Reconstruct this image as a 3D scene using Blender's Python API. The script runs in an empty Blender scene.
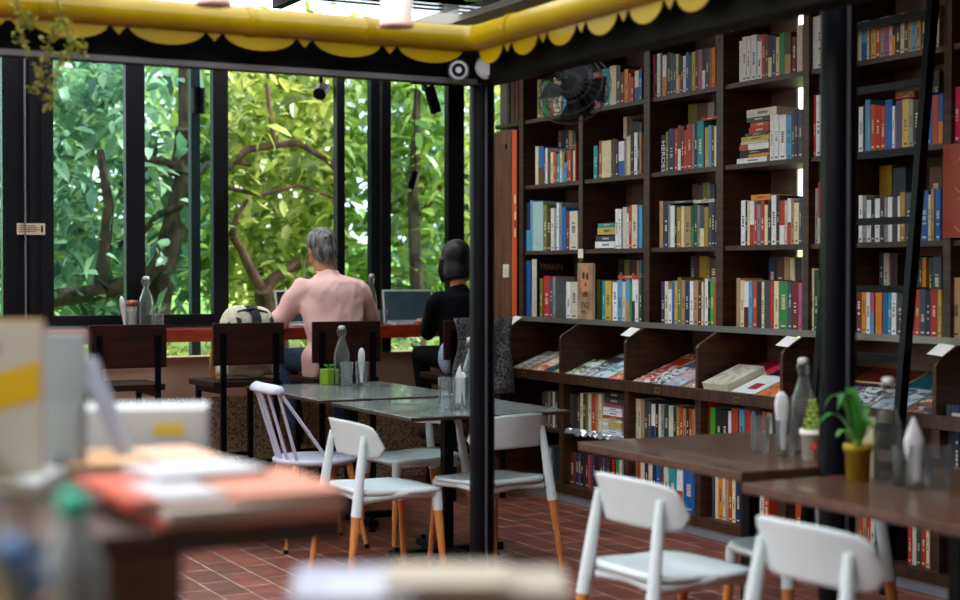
import bpy, bmesh, math, random
from mathutils import Vector, Matrix, Euler
random.seed(7)
PI = math.pi
S = bpy.context.scene
COL = S.collection

# ------------------------------------------------------------------ camera, sky, sun, exposure
F_PX = 1549.0
YAW = math.radians(27.6)
PITCH = math.atan(27 / F_PX)
CAM_Z = 1.4
cam_d = bpy.data.cameras.new('camera')
cam_d.sensor_width = 36.0
cam_d.lens = 36.0 * F_PX / 960.0
cam_d.clip_start = 0.05
cam_d.dof.use_dof = True
cam_d.dof.focus_distance = 8.3
cam_d.dof.aperture_fstop = 1.6
cam_d.dof.aperture_blades = 9
cam = bpy.data.objects.new('camera', cam_d)
COL.objects.link(cam)
cam.location = (0, 0, CAM_Z)
cam.rotation_euler = (PI / 2 - PITCH, 0, -YAW)
S.camera = cam

world = bpy.data.worlds.new('world')
S.world = world
world.use_nodes = True
wn = world.node_tree
wn.nodes.clear()
w_out = wn.nodes.new('ShaderNodeOutputWorld')
w_bg = wn.nodes.new('ShaderNodeBackground')
w_bg.inputs['Color'].default_value = (0.98, 0.98, 1.0, 1)
w_bg.inputs['Strength'].default_value = 1.6
wn.links.new(w_bg.outputs[0], w_out.inputs[0])

sun_d = bpy.data.lights.new('sun', 'SUN')
sun_d.energy = 3.0
sun_d.angle = math.radians(3)
sun_d.color = (1.0, 0.95, 0.82)
sun = bpy.data.objects.new('sun', sun_d)
COL.objects.link(sun)
sun.rotation_euler = Vector((-1.0, 0.14, -0.95)).to_track_quat('-Z', 'Y').to_euler()
sun.location = (12, 12, 9)

S.view_settings.view_transform = 'Standard'
S.view_settings.look = 'None'
S.view_settings.gamma = 1.0
S.view_settings.exposure = 1.45
S.view_settings.use_curve_mapping = False
S.cycles.use_denoising = True
S.cycles.max_bounces = 8
S.cycles.transparent_max_bounces = 16
S.cycles.caustics_reflective = False
S.cycles.caustics_refractive = False
S.cycles.sample_clamp_indirect = 6.0

# ------------------------------------------------------------------ measuring: a pixel of the photograph to a point on a known plane
FW = Vector((math.sin(YAW) * math.cos(PITCH), math.cos(YAW) * math.cos(PITCH), -math.sin(PITCH)))
RT = Vector((math.cos(YAW), -math.sin(YAW), 0))
UP = RT.cross(FW)
CP = Vector((0, 0, CAM_Z))
def ray(x, y): return FW + RT * ((x - 480) / F_PX) + UP * ((300 - y) / F_PX)
def pX(x, y, X):
    r = ray(x, y); return CP + r * (X / r.x)
def pY(x, y, Y):
    r = ray(x, y); return CP + r * (Y / r.y)
def pZ(x, y, Z):
    r = ray(x, y); return CP + r * ((Z - CAM_Z) / r.z)

# ------------------------------------------------------------------ materials
def lin(h):
    h = h.lstrip('#')
    v = [int(h[i:i + 2], 16) / 255 for i in (0, 2, 4)]
    return tuple(c / 12.92 if c <= .04045 else ((c + .055) / 1.055) ** 2.4 for c in v) + (1,)
_m = {}
def mat(name, col, rough=.5, metal=0., noise=0., nscale=20., col2=None, bump=0., bscale=None, trans=0., ior=1.45,
        stretch=None, spec=None, sub=0., coat=0.):
    if name in _m: return _m[name]
    m = bpy.data.materials.new(name); m.use_nodes = True
    nt = m.node_tree; b = nt.nodes['Principled BSDF']
    c = lin(col) if isinstance(col, str) else tuple(col) + (1,)
    b.inputs['Base Color'].default_value = c
    b.inputs['Roughness'].default_value = rough
    b.inputs['Metallic'].default_value = metal
    b.inputs['IOR'].default_value = ior
    if spec is not None: b.inputs['Specular IOR Level'].default_value = spec
    if trans: b.inputs['Transmission Weight'].default_value = trans
    if coat: b.inputs['Coat Weight'].default_value = coat
    if noise or bump:
        tc = nt.nodes.new('ShaderNodeTexCoord'); mp = nt.nodes.new('ShaderNodeMapping')
        nt.links.new(tc.outputs['Object'], mp.inputs[0])
        if stretch: mp.inputs['Scale'].default_value = stretch
        n = nt.nodes.new('ShaderNodeTexNoise'); n.inputs['Scale'].default_value = nscale
        n.inputs['Detail'].default_value = 6
        nt.links.new(mp.outputs[0], n.inputs['Vector'])
    if noise:
        r = nt.nodes.new('ShaderNodeValToRGB')
        c2 = (lin(col2) if isinstance(col2, str) else tuple(col2) + (1,)) if col2 else tuple(x * .45 for x in c[:3]) + (1,)
        r.color_ramp.elements[0].position = .5 - .25 / max(noise, .01) * .5 if noise < 1 else .38
        r.color_ramp.elements[1].position = .5 + .25 / max(noise, .01) * .5 if noise < 1 else .62
        r.color_ramp.elements[0].color = c2; r.color_ramp.elements[1].color = c
        nt.links.new(n.outputs['Fac'], r.inputs[0]); nt.links.new(r.outputs[0], b.inputs['Base Color'])
    if bump:
        bp = nt.nodes.new('ShaderNodeBump'); bp.inputs['Strength'].default_value = bump
        bp.inputs['Distance'].default_value = .01
        if bscale:
            n2 = nt.nodes.new('ShaderNodeTexNoise'); n2.inputs['Scale'].default_value = bscale
            nt.links.new(mp.outputs[0], n2.inputs['Vector'])
        else: n2 = n
        nt.links.new(n2.outputs['Fac'], bp.inputs['Height']); nt.links.new(bp.outputs[0], b.inputs['Normal'])
    _m[name] = m
    return m

def glass_pane(name, tint, gloss=.12):
    m = bpy.data.materials.new(name); m.use_nodes = True
    nt = m.node_tree; nt.nodes.clear()
    o = nt.nodes.new('ShaderNodeOutputMaterial'); t = nt.nodes.new('ShaderNodeBsdfTransparent')
    g = nt.nodes.new('ShaderNodeBsdfGlossy'); g.inputs['Roughness'].default_value = .02
    fr = nt.nodes.new('ShaderNodeFresnel'); fr.inputs['IOR'].default_value = 1.45
    mx = nt.nodes.new('ShaderNodeMixShader')
    t.inputs['Color'].default_value = lin(tint)
    nt.links.new(fr.outputs[0], mx.inputs[0]); nt.links.new(t.outputs[0], mx.inputs[1]); nt.links.new(g.outputs[0], mx.inputs[2])
    nt.links.new(mx.outputs[0], o.inputs[0])
    return m

WOOD = mat('shelf_wood', '#452817', .5, noise=1, nscale=6, col2='#2b170c', stretch=(1, 1, 8), bump=.1)
WOODH = mat('shelf_wood_board', '#452817', .5, noise=1, nscale=6, col2='#2b170c', stretch=(1, 6, 1))
WOODP = mat('panel_wood', '#6e4430', .55, noise=1, nscale=4, col2='#4e2f20', stretch=(8, 8, 1))
SHELFBACK = mat('shelf_back_board', '#6a564a', .6, noise=1, nscale=3, col2='#52413a', stretch=(1, 1, 6))
EDGE = mat('shelf_edge_trim', '#3a3230', .3)
BLACKM = mat('black_steel', '#04060c', .36, metal=.0, spec=.13)
BLACKW = mat('black_window_frame', '#05070f', .4, spec=.3)
BEAMM = mat('black_beam', '#050508', .6, spec=.1)
WHITEP = mat('white_plastic', '#ccd9dc', .38, spec=.5)
LEGW = mat('beech_leg', '#c98546', .45, noise=1, nscale=10, col2='#b5713a', stretch=(6, 6, 1))
LAV = mat('lavender_plastic', '#b9b8ca', .4)
TABLEW = mat('dark_table_wood', '#5a3d30', .3, noise=1, nscale=5, col2='#452d22', stretch=(1, 9, 1), bump=.03, coat=.25)
TABLEE = mat('table_edge', '#38251d', .35)
CHAIRW = mat('dark_chair_wood', '#2e1109', .6, spec=.2, noise=1, nscale=5, col2='#1c0a06', stretch=(1, 8, 8))
COUNTERR = mat('red_counter_edge', '#a5351a', .35, noise=1, nscale=6, col2='#7e2412', stretch=(1, 4, 4))
COUNTERT = mat('counter_top', '#7b3a28', .25, noise=1, nscale=6, col2='#5d2a1c', stretch=(1, 6, 4))
PLASTER = mat('brown_plaster', '#d8bda6', .8, noise=1, nscale=3, col2='#c2a58e', bump=.2, bscale=60)
YEL = mat('yellow_metal', '#a08704', .28, noise=1, nscale=2.5, col2='#8a7504', spec=.5)
WALLD = mat('dark_wall', '#2c2523', .8)
WHITEC = mat('ceramic_white', '#b4b8ba', .3)

WATERG = mat('plastic_bottle_clear', '#a9b3b4', .2, trans=.35, ior=1.2)
CHROME = mat('steel_wire', '#c8c8c8', .25, metal=1)
PAPER = mat('white_paper', '#eceae4', .7)
PAGES = mat('book_pages', '#d8cdb4', .8)
PANE = glass_pane('window_glass', '#dcefee')
def clear_glass():
    m = bpy.data.materials.new('clear_glass'); m.use_nodes = True
    nt = m.node_tree; nt.nodes.clear()
    o = nt.nodes.new('ShaderNodeOutputMaterial'); t = nt.nodes.new('ShaderNodeBsdfTransparent'); t.inputs['Color'].default_value = (.975, .985, .985, 1)
    g = nt.nodes.new('ShaderNodeBsdfGlossy'); g.inputs['Roughness'].default_value = .06
    lw = nt.nodes.new('ShaderNodeLayerWeight'); lw.inputs['Blend'].default_value = .12
    mx = nt.nodes.new('ShaderNodeMixShader')
    nt.links.new(lw.outputs['Fresnel'], mx.inputs[0]); nt.links.new(t.outputs[0], mx.inputs[1]); nt.links.new(g.outputs[0], mx.inputs[2])
    hz = nt.nodes.new('ShaderNodeBsdfTranslucent'); hz.inputs['Color'].default_value = (.85, .9, .92, 1)  # pale translucent haze mixed in to brighten the glass, in place of reflections
    m2 = nt.nodes.new('ShaderNodeMixShader'); m2.inputs[0].default_value = .065
    nt.links.new(mx.outputs[0], m2.inputs[1]); nt.links.new(hz.outputs[0], m2.inputs[2])
    nt.links.new(m2.outputs[0], o.inputs[0]); return m
GLASS = clear_glass()

def mat_leaf(name, c1, c2, c3, tr=.35):
    m = bpy.data.materials.new(name); m.use_nodes = True
    nt = m.node_tree; b = nt.nodes['Principled BSDF']; o = nt.nodes['Material Output']
    g = nt.nodes.new('ShaderNodeNewGeometry'); r = nt.nodes.new('ShaderNodeValToRGB')
    nt.links.new(g.outputs['Random Per Island'], r.inputs[0])
    r.color_ramp.elements[0].color = lin(c1); r.color_ramp.elements[1].color = lin(c3)
    e = r.color_ramp.elements.new(.5); e.color = lin(c2)
    nt.links.new(r.outputs[0], b.inputs['Base Color']); b.inputs['Roughness'].default_value = .38
    t = nt.nodes.new('ShaderNodeBsdfTranslucent'); mx = nt.nodes.new('ShaderNodeMixShader'); mx.inputs[0].default_value = tr
    hs = nt.nodes.new('ShaderNodeHueSaturation'); hs.inputs['Value'].default_value = 1.5; hs.inputs['Hue'].default_value = .48
    nt.links.new(r.outputs[0], hs.inputs['Color']); nt.links.new(hs.outputs[0], t.inputs['Color'])
    nt.links.new(b.outputs[0], mx.inputs[1]); nt.links.new(t.outputs[0], mx.inputs[2]); nt.links.new(mx.outputs[0], o.inputs[0])
    return m

# ------------------------------------------------------------------ mesh building
class MB:
    def __init__(s): s.v = []; s.f = []; s.m = []; s.sm = []
    def add(s, vs, fs, mi=0, smooth=False, M=None):
        b = len(s.v)
        s.v += [tuple(M @ Vector(v)) if M else tuple(v) for v in vs]
        for f in fs: s.f.append([b + i for i in f]); s.m.append(mi); s.sm.append(smooth)
        return s
    def box(s, a, b, mi=0, M=None):
        x0, y0, z0 = a; x1, y1, z1 = b
        vs = [(x0, y0, z0), (x1, y0, z0), (x1, y1, z0), (x0, y1, z0), (x0, y0, z1), (x1, y0, z1), (x1, y1, z1), (x0, y1, z1)]
        return s.add(vs, [(3, 2, 1, 0), (4, 5, 6, 7), (0, 1, 5, 4), (1, 2, 6, 5), (2, 3, 7, 6), (3, 0, 4, 7)], mi, False, M)
    def tube(s, pts, rad, n=12, mi=0, cap=True, smooth=True, M=None, flat=1.0):
        pts = [Vector(p) for p in pts]
        if not isinstance(rad, (list, tuple)): rad = [rad] * len(pts)
        vs = []; fs = []
        prev = None
        for i, p in enumerate(pts):
            if i == 0: t = pts[1] - p
            elif i == len(pts) - 1: t = p - pts[i - 1]
            else: t = (pts[i + 1] - p).normalized() + (p - pts[i - 1]).normalized()
            t.normalize()
            if prev is None: u = t.orthogonal().normalized() if abs(t.z) < .9 else Vector((1, 0, 0)); u = (u - t * u.dot(t)).normalized()
            else: u = (prev - t * prev.dot(t)).normalized()
            prev = u; w = t.cross(u)
            for k in range(n):
                a = 2 * PI * k / n
                vs.append(p + (u * math.cos(a) + w * math.sin(a) * flat) * rad[i])
        for i in range(len(pts) - 1):
            for k in range(n):
                k2 = (k + 1) % n
                fs.append((i * n + k, i * n + k2, (i + 1) * n + k2, (i + 1) * n + k))
        s.add(vs, fs, mi, smooth, M)
        if cap:
            s.add(vs[:n], [tuple(reversed(range(n)))], mi, False, M); s.add(vs[-n:], [tuple(range(n))], mi, False, M)
        return s
    def lathe(s, prof, n=24, mi=0, M=None, smooth=True, c=(0, 0)):
        vs = []; fs = []
        for r, z in prof:
            for k in range(n):
                a = 2 * PI * k / n; vs.append((c[0] + r * math.cos(a), c[1] + r * math.sin(a), z))
        for i in range(len(prof) - 1):
            for k in range(n):
                k2 = (k + 1) % n
                fs.append((i * n + k, i * n + k2, (i + 1) * n + k2, (i + 1) * n + k))
        return s.add(vs, fs, mi, smooth, M)
    def prism(s, poly, z0, z1, mi=0, M=None, smooth=False):
        n = len(poly)
        vs = [(x, y, z0) for x, y in poly] + [(x, y, z1) for x, y in poly]
        fs = [tuple(reversed(range(n))), tuple(range(n, 2 * n))] + [(i, (i + 1) % n, n + (i + 1) % n, n + i) for i in range(n)]
        return s.add(vs, fs, mi, smooth, M)
    def ball(s, c, r, nu=14, nv=9, mi=0, M=None):
        if not isinstance(r, (list, tuple)): r = (r, r, r)
        vs = [(c[0], c[1], c[2] - r[2])]; fs = []
        for j in range(1, nv):
            ph = -PI / 2 + PI * j / nv
            for k in range(nu):
                a = 2 * PI * k / nu
                vs.append((c[0] + r[0] * math.cos(ph) * math.cos(a), c[1] + r[1] * math.cos(ph) * math.sin(a), c[2] + r[2] * math.sin(ph)))
        vs.append((c[0], c[1], c[2] + r[2])); last = len(vs) - 1
        for k in range(nu): fs.append((0, 1 + (k + 1) % nu, 1 + k))
        for j in range(nv - 2):
            for k in range(nu):
                a = 1 + j * nu + k; b = 1 + j * nu + (k + 1) % nu
                fs.append((a, b, b + nu, a + nu))
        base = 1 + (nv - 2) * nu
        for k in range(nu): fs.append((base + k, base + (k + 1) % nu, last))
        return s.add(vs, fs, mi, True, M)
    def build(s, name, mats, parent=None, loc=(0, 0, 0), rot=(0, 0, 0), bevel=0, seg=2):
        me = bpy.data.meshes.new(name)
        me.from_pydata(s.v, [], s.f)
        if not isinstance(mats, (list, tuple)): mats = [mats]
        for m in mats: me.materials.append(m)
        for p, mi, sm in zip(me.polygons, s.m, s.sm): p.material_index = mi; p.use_smooth = sm
        me.update()
        o = bpy.data.objects.new(name, me); COL.objects.link(o)
        o.location = loc; o.rotation_euler = rot
        if parent: o.parent = parent
        if bevel:
            b = o.modifiers.new('bevel', 'BEVEL'); b.width = bevel; b.segments = seg; b.limit_method = 'ANGLE'
            b.angle_limit = math.radians(40); b.harden_normals = False
        return o

def tag(o, label=None, cat=None, group=None, kind=None):
    if label: o['label'] = label
    if cat: o['category'] = cat
    if group: o['group'] = group
    if kind: o['kind'] = kind
    return o
def empty(name, loc, rz=0, label=None, cat=None, group=None):
    o = bpy.data.objects.new(name, None); COL.objects.link(o); o.location = loc; o.rotation_euler = (0, 0, rz)
    o.empty_display_size = .1
    return tag(o, label, cat, group)
def struct(o): o['kind'] = 'structure'; return o
def sbox(name, a, b, m, bevel=0):
    c = [(a[i] + b[i]) / 2 for i in range(3)]
    mb = MB().box([a[i] - c[i] for i in range(3)], [b[i] - c[i] for i in range(3)])
    return struct(mb.build(name, m, None, c, bevel=bevel))
def copy_tree(o, parent=None):
    c = o.copy(); COL.objects.link(c); c.parent = parent
    for ch in list(o.children): copy_tree(ch, c)
    return c
def blob(name, mb, mats, parent, voxel=.014, smooth=6, loc=(0, 0, 0), fold=0):
    o = mb.build(name, mats, parent, loc)
    r = o.modifiers.new('remesh', 'REMESH'); r.mode = 'VOXEL'; r.voxel_size = voxel; r.use_smooth_shade = True
    s_ = o.modifiers.new('smooth', 'SMOOTH'); s_.iterations = smooth; s_.factor = .5
    dg = bpy.context.evaluated_depsgraph_get(); dg.update()
    me = bpy.data.meshes.new_from_object(o.evaluated_get(dg))
    o.modifiers.clear(); o.data = me
    if fold:        # soft cloth folds
        from mathutils import noise
        nn = [v.normal.copy() for v in me.vertices]
        for v, n in zip(me.vertices, nn):
            c = v.co
            w = noise.noise(Vector((c.x * 12 + c.z * 6, c.y * 8, c.z * 5))) + .5 * (1 - abs(noise.noise(Vector((c.x * 13 - c.z * 7, c.y * 9, c.z * 6 + 3)))) * 2)
            v.co = c + n * (fold * w)
    for p in me.polygons: p.use_smooth = True
    return o
def text(name, body, size, m, parent, loc, rot, ext=.0006, sx=1):
    cu = bpy.data.curves.new(name, 'FONT'); cu.body = body; cu.size = size; cu.extrude = ext
    cu.align_x = 'CENTER'; cu.align_y = 'CENTER'; cu.materials.append(m)
    o = bpy.data.objects.new(name, cu); COL.objects.link(o); o.parent = parent; o.location = loc; o.rotation_euler = rot
    o.scale = (sx, 1, 1)
    dg = bpy.context.evaluated_depsgraph_get(); dg.update()
    me = bpy.data.meshes.new_from_object(o.evaluated_get(dg))
    q = bpy.data.objects.new(name, me); COL.objects.link(q); q.parent = parent; q.location = loc; q.rotation_euler = rot; q.scale = (sx, 1, 1)
    bpy.data.objects.remove(o)
    return q

# ================================================================== THE SETTING
def tile_mat():
    m = bpy.data.materials.new('terracotta_tiles'); m.use_nodes = True
    nt = m.node_tree; b = nt.nodes['Principled BSDF']
    tc = nt.nodes.new('ShaderNodeTexCoord'); mp = nt.nodes.new('ShaderNodeMapping')
    mp.inputs['Rotation'].default_value = (0, 0, PI / 2)
    br = nt.nodes.new('ShaderNodeTexBrick')
    br.inputs['Scale'].default_value = 1.0
    br.inputs['Brick Width'].default_value = .30; br.inputs['Row Height'].default_value = .15
    br.inputs['Mortar Size'].default_value = .0035; br.inputs['Mortar Smooth'].default_value = .3
    br.inputs['Color1'].default_value = lin('#7f4030'); br.inputs['Color2'].default_value = lin('#613226')
    br.inputs['Mortar'].default_value = lin('#b59a8c')
    nt.links.new(tc.outputs['Object'], mp.inputs[0]); nt.links.new(mp.outputs[0], br.inputs['Vector'])
    n = nt.nodes.new('ShaderNodeTexNoise'); n.inputs['Scale'].default_value = 7; n.inputs['Detail'].default_value = 5
    nt.links.new(tc.outputs['Object'], n.inputs['Vector'])
    r = nt.nodes.new('ShaderNodeValToRGB'); r.color_ramp.elements[0].position = .35; r.color_ramp.elements[1].position = .7
    r.color_ramp.elements[0].color = (.62, .6, .6, 1); r.color_ramp.elements[1].color = (1.25, 1.2, 1.2, 1)
    nt.links.new(n.outputs['Fac'], r.inputs[0])
    mx = nt.nodes.new('ShaderNodeMix'); mx.data_type = 'RGBA'; mx.blend_type = 'MULTIPLY'; mx.inputs[0].default_value = 1
    nt.links.new(br.outputs['Color'], mx.inputs[6]); nt.links.new(r.outputs[0], mx.inputs[7])
    nt.links.new(mx.outputs[2], b.inputs['Base Color'])
    b.inputs['Roughness'].default_value = .42
    bp = nt.nodes.new('ShaderNodeBump'); bp.inputs['Strength'].default_value = .4; bp.inputs['Distance'].default_value = .004
    nt.links.new(br.outputs['Fac'], bp.inputs['Height']); bp.invert = True
    nt.links.new(bp.outputs[0], b.inputs['Normal'])
    return m
def pebble_mat():
    m = bpy.data.materials.new('pebble_dash'); m.use_nodes = True
    nt = m.node_tree; b = nt.nodes['Principled BSDF']
    tc = nt.nodes.new('ShaderNodeTexCoord'); v = nt.nodes.new('ShaderNodeTexVoronoi'); v.inputs['Scale'].default_value = 75
    nt.links.new(tc.outputs['Object'], v.inputs['Vector'])
    r = nt.nodes.new('ShaderNodeValToRGB'); r.color_ramp.elements[0].color = lin('#d6c09c'); r.color_ramp.elements[1].color = lin('#6f5a44')
    r.color_ramp.elements[0].position = .1; r.color_ramp.elements[1].position = .75
    nt.links.new(v.outputs['Distance'], r.inputs[0]); nt.links.new(r.outputs[0], b.inputs['Base Color'])
    b.inputs['Roughness'].default_value = .8
    bp = nt.nodes.new('ShaderNodeBump'); bp.invert = True; bp.inputs['Strength'].default_value = .8; bp.inputs['Distance'].default_value = .01
    nt.links.new(v.outputs['Distance'], bp.inputs['Height']); nt.links.new(bp.outputs[0], b.inputs['Normal'])
    return m
XU, XL = 5.0, 4.84           # front planes of the upper and the lower bookcase
XB = 5.32                    # back of the bookcases
YW = 9.68                    # inner face of the window wall
fl = MB().box((-7, -6, -.1), (8, 9.95, 0)).build('floor', tile_mat()); struct(fl)

# window wall: low plastered parapet with pebble dash below
PEB = pebble_mat()
sbox('wall_window_low', (-6, YW, 0), (XB + .2, YW + .18, .6), PEB)
sbox('wall_window_parapet', (-6, YW - .015, .6), (XB + .2, YW + .18, .86), PLASTER)
sbox('wall_window_header', (-6, YW, 2.78), (XB + .2, YW + .15, 2.98), BEAMM)
# side wall behind the bookcases with two narrow daylight slits
ws = MB()
slits = [(6.43, 6.525), (7.205, 7.245)]
ys = [-4.0]
for a, b in slits: ys += [a, b]
ys.append(9.9)
for i in range(0, len(ys), 2): ws.box((XB + .02, ys[i] + (.16 if i else 0), 0), (XB + .12, ys[i + 1], 3.3))
struct(ws.build('wall_right', WALLD))
# unseen roofs over both strips, solid and glazed parts laid out to shape daylight; the court in between is open to the sky
CEIL = mat('dark_ceiling', '#8d8a84', .8)
ROOFG = glass_pane('added_roof_glass', '#e6eef0')  # for glazing added out of view to let sky light into the interior
sbox('ceiling_shelf_side', (4.45, -4, 3.0), (XB + .2, 9.95, 3.1), CEIL)
sbox('ceiling_shelf_near', (3.0, -4, 3.0), (4.45, 4.6, 3.1), CEIL)  # unseen solid stretch, kept opaque to darken the right-hand bays
sbox('ceiling_near_shade', (-6, -6, 3.45), (XB, 1.2, 3.55), CEIL)  # unseen roof added to shade the overbright foreground
sbox('ceiling_added_glazing_windows', (-6, 5.80, 3.04), (4.45, 8.8, 3.052), ROOFG)
sbox('ceiling_added_glazing_shelves', (3.0, 4.6, 3.04), (4.45, 5.80, 3.052), ROOFG)
for i, x in enumerate((-3.4, -1.2, 1.0, 3.2)):
    sbox('ceiling_rafter_%d' % i, (x, 5.78, 2.98), (x + .06, 8.8, 3.04), BEAMM)
for i, y in enumerate((4.8, 5.3)):
    sbox('ceiling_rafter_%d' % (i + 10), (3.06, y, 2.98), (4.45, y + .06, 3.04), BEAMM)
sbox('wall_sun_blocker', (5.6, -6, 0), (5.9, 5.4, 8.0), mat('sun_blocker_wall', '#8d867c', .8))  # unseen tall slab added to keep the sun off the interior
sbox('wall_back_light_block', (-7, -6.2, 0), (8, -6, 3.6), mat('back_light_block', '#8d867c', .8))  # out of view, added only to limit sky light from behind
sbox('wall_left_light_block', (-7.1, -6, 0), (-7, 9.9, 3.6), mat('left_light_block', '#8d867c', .8))  # likewise unseen, added to cut sky light from the left
# beams around the court
sbox('trim_1', (-6, 5.68, 2.18), (3.06, 5.78, 2.37), BEAMM, .004)
sbox('trim_2', (2.95, -4, 2.18), (3.06, 5.68, 2.37), BEAMM, .004)
struct(MB().box((-6, 5.665, 2.176), (3.0, 5.68, 2.196)).build('trim_3', mat('grey_trim', '#6a6a70', .4)))
# fascia panels between beam and roof
# round court posts
def post(name, y, r, label, x=3.0, h=2.18):
    t = empty(name, (x, y, 0), 0, label, 'post')
    mb = MB().tube([(0, 0, .012), (0, 0, h)], r, 28)
    mb.build('shaft', BLACKM, t)
    MB().box((-.075, -.075, 0), (.075, .075, .012)).build('base_plate', BLACKM, t)
    # a raised seam and cable running down the shaft
    MB().tube([(-r * .15, -r - .002, .02), (-r * .15, -r - .002, h - .01)], .006, 8).build('cable', mat('grey_cable', '#3c3d45', .4), t)
    return t
post('steel_post', 5.72, .052, 'black round steel post at the inner corner of the yellow gutter')
post('steel_post', 3.96, .060, 'black round steel post standing between the two tables with potted plants', 3.395, 3.04)

# window frames (x of the photograph on the window plane)
def wx(x): return pY(x, 320, YW + .05).x
ZT, ZC = 2.78, 1.06
def win_frame(name, x0, x1, z0=.86, z1=ZT, d=.07, y=YW + .01):
    a, b = wx(x0), wx(x1)
    return sbox(name, (a, y, z0), (b, y + d, z1), BLACKW, .004)
# mullions
for i, (a, b) in enumerate([(-130, -100), (2, 18), (125, 144), (212, 227), (335, 343), (369, 378), (380, 389), (446, 462)]):
    win_frame('window_%d' % (i + 1), a, b)
# heavy group of sliding frames on the left: three stiles one behind the other
win_frame('window_9', 17, 30, y=YW + .03); win_frame('window_10', 29, 42, y=YW + .015); win_frame('window_11', 41, 53)
struct(MB().tube([(wx(24), YW, .9), (wx(24), YW, 2.78)], .006).build('trim_6', mat('grey_trim2', '#50525c', .35)))
# sills and rails of the glazed panels
for i, (a, b) in enumerate([(-400, 2), (53, 125), (144, 212), (343, 369), (389, 446)]):
    xa, xb = wx(a), wx(b)
    top = 1.135 if i < 3 else 1.075
    sbox('window_%d' % (12 + i), (xa, YW + .02, 1.0), (xb, YW + .08, top), BLACKW, .004)
    pane = struct(MB().box((xa, YW + .045, top), (xb, YW + .051, ZT)).build('window_%d' % (20 + i), PANE))
sbox('window_30', (-6, YW + .0, .99), (wx(227), YW + .10, 1.066), BLACKW, .004)
# post seen outside behind the second pane, with a slim black lamp on it
sbox('window_31', (pY(190, 200, 10.2).x, 10.17, 0), (pY(199, 200, 10.2).x, 10.24, 3.0), mat('outside_post', '#26323a', .4))

# counter along the windows
cnt = empty('window_counter', (2.2, 9.28, 0), 0, 'long red-brown wooden bar counter running along under the windows', 'counter')
MB().box((-3, .02, 1.0), (3.05, .385, 1.055)).build('worktop', COUNTERT, cnt, bevel=.004)
MB().box((-3, 0, .975), (3.05, .022, 1.052)).build('front_edge', COUNTERR, cnt)
for bx_ in (-2.2, -.6, 1.0, 2.9):
    MB().box((bx_, .05, .93), (bx_ + .04, .39, 1.0)).build('bracket', BLACKM, cnt)

# ------------------------------------------------------------------ bookcase shell
ROWS = [1.115, 1.545, 1.975, 2.405]           # upper shelf boards (tops)
DIV = [8.95, 8.20, 7.47, 6.77, 6.06, 5.80, 5.10, 4.36, 3.6, 2.9]
DW = .045
bc = empty('bookcase', (XU, 9.36, 0), 0, 'wall-high dark wood bookcase filled with books along the right wall', 'bookcase')
def bpart(name, mb, m, bevel=0): return mb.build(name, m, bc, (-XU, -9.36, 0), bevel=bevel)
yend = 2.9
for k, z in enumerate(ROWS + [2.835]):
    x0 = XU - (.03 if k == 0 else 0)
    bpart('shelf_board', MB().box((x0, yend, z - .025), (XB - .01, 9.34 if k in (3, 4) else 8.97, z)), WOODH)
bpart('shelf_edging', MB().box((XU - .036, yend, ROWS[0] - .03), (XU - .03, 8.97, ROWS[0] + .002)), mat('metal_edge', '#8a8784', .3, metal=.6))
for y in DIV:
    w = DW if y not in (6.77, 7.47) else .06
    bpart('upright', MB().box((XU - .012, y - w / 2, ROWS[0]), (XB - .01, y + w / 2, 2.95)), WOOD)
bm_ = MB()
ysb = [yend] + [v for s_ in slits for v in s_] + [8.97]
for i in range(0, len(ysb), 2): bm_.box((XB - .012, ysb[i], .05), (XB, ysb[i + 1], 2.9))
bpart('back_board', bm_, SHELFBACK)
# lower case
ZLIP = .775
LOWS = [.10, .43]
DIVL = [8.94, 8.20, 7.47, 6.77, 6.06, 5.02, 4.3, 3.6, 2.9]
for y in DIVL:
    bpart('lower_upright', MB().box((XL + .01, y - .025, .05), (XB - .01, y + .025, ZLIP)), WOOD)
    # sloping cheeks between the magazine trays
    M = Matrix.Translation((0, y + .012, 0)) @ Matrix.Rotation(PI / 2, 4, 'X')
    poly = [(XL, ZLIP - .02), (XB - .02, ZLIP - .02), (XB - .02, ROWS[0] - .03), (XU - .03, ROWS[0] - .03), (XL + .015, 1.02), (XL, 1.0)]
    bpart('tray_divider', MB().prism(poly, -.0, .024, M=M), WOOD, bevel=.003)
for z in LOWS:
    bpart('lower_shelf', MB().box((XL + (.03 if z > .2 else 0), yend, z - .025), (XB - .01, 8.94, z)), WOODH)
bpart('plinth', MB().box((XL, yend, .05), (XL + .02, 8.97, LOWS[0] - .025)), WOODH)
bpart('kick_strip', MB().box((XL + .012, yend, .0), (XL + .03, 8.97, .05)), mat('grey_kick_strip', '#8f98a6', .3, metal=.3))
bpart('tray_lip', MB().box((XL - .015, yend, ZLIP - .05), (XL + .01, 8.965, ZLIP + .012)), WOODH, bevel=.003)
trayslope = math.atan2(.17, XB - .03 - XL)
bpart('tray', MB().add([(XL + .01, yend, ZLIP - .012), (XB - .03, yend, ZLIP + .158), (XB - .03, 8.94, ZLIP + .158), (XL + .01, 8.94, ZLIP - .012),
      (XL + .01, yend, ZLIP - .03), (XB - .03, yend, ZLIP + .14), (XB - .03, 8.94, ZLIP + .14), (XL + .01, 8.94, ZLIP - .03)],
      [(0, 1, 2, 3), (7, 6, 5, 4), (0, 3, 7, 4), (1, 0, 4, 5), (2, 1, 5, 6), (3, 2, 6, 7)]), WOODH)
bpart('end_panel', MB().box((XU - .01, 8.955, 0), (XB, 8.985, 2.9)), WOOD)
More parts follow.
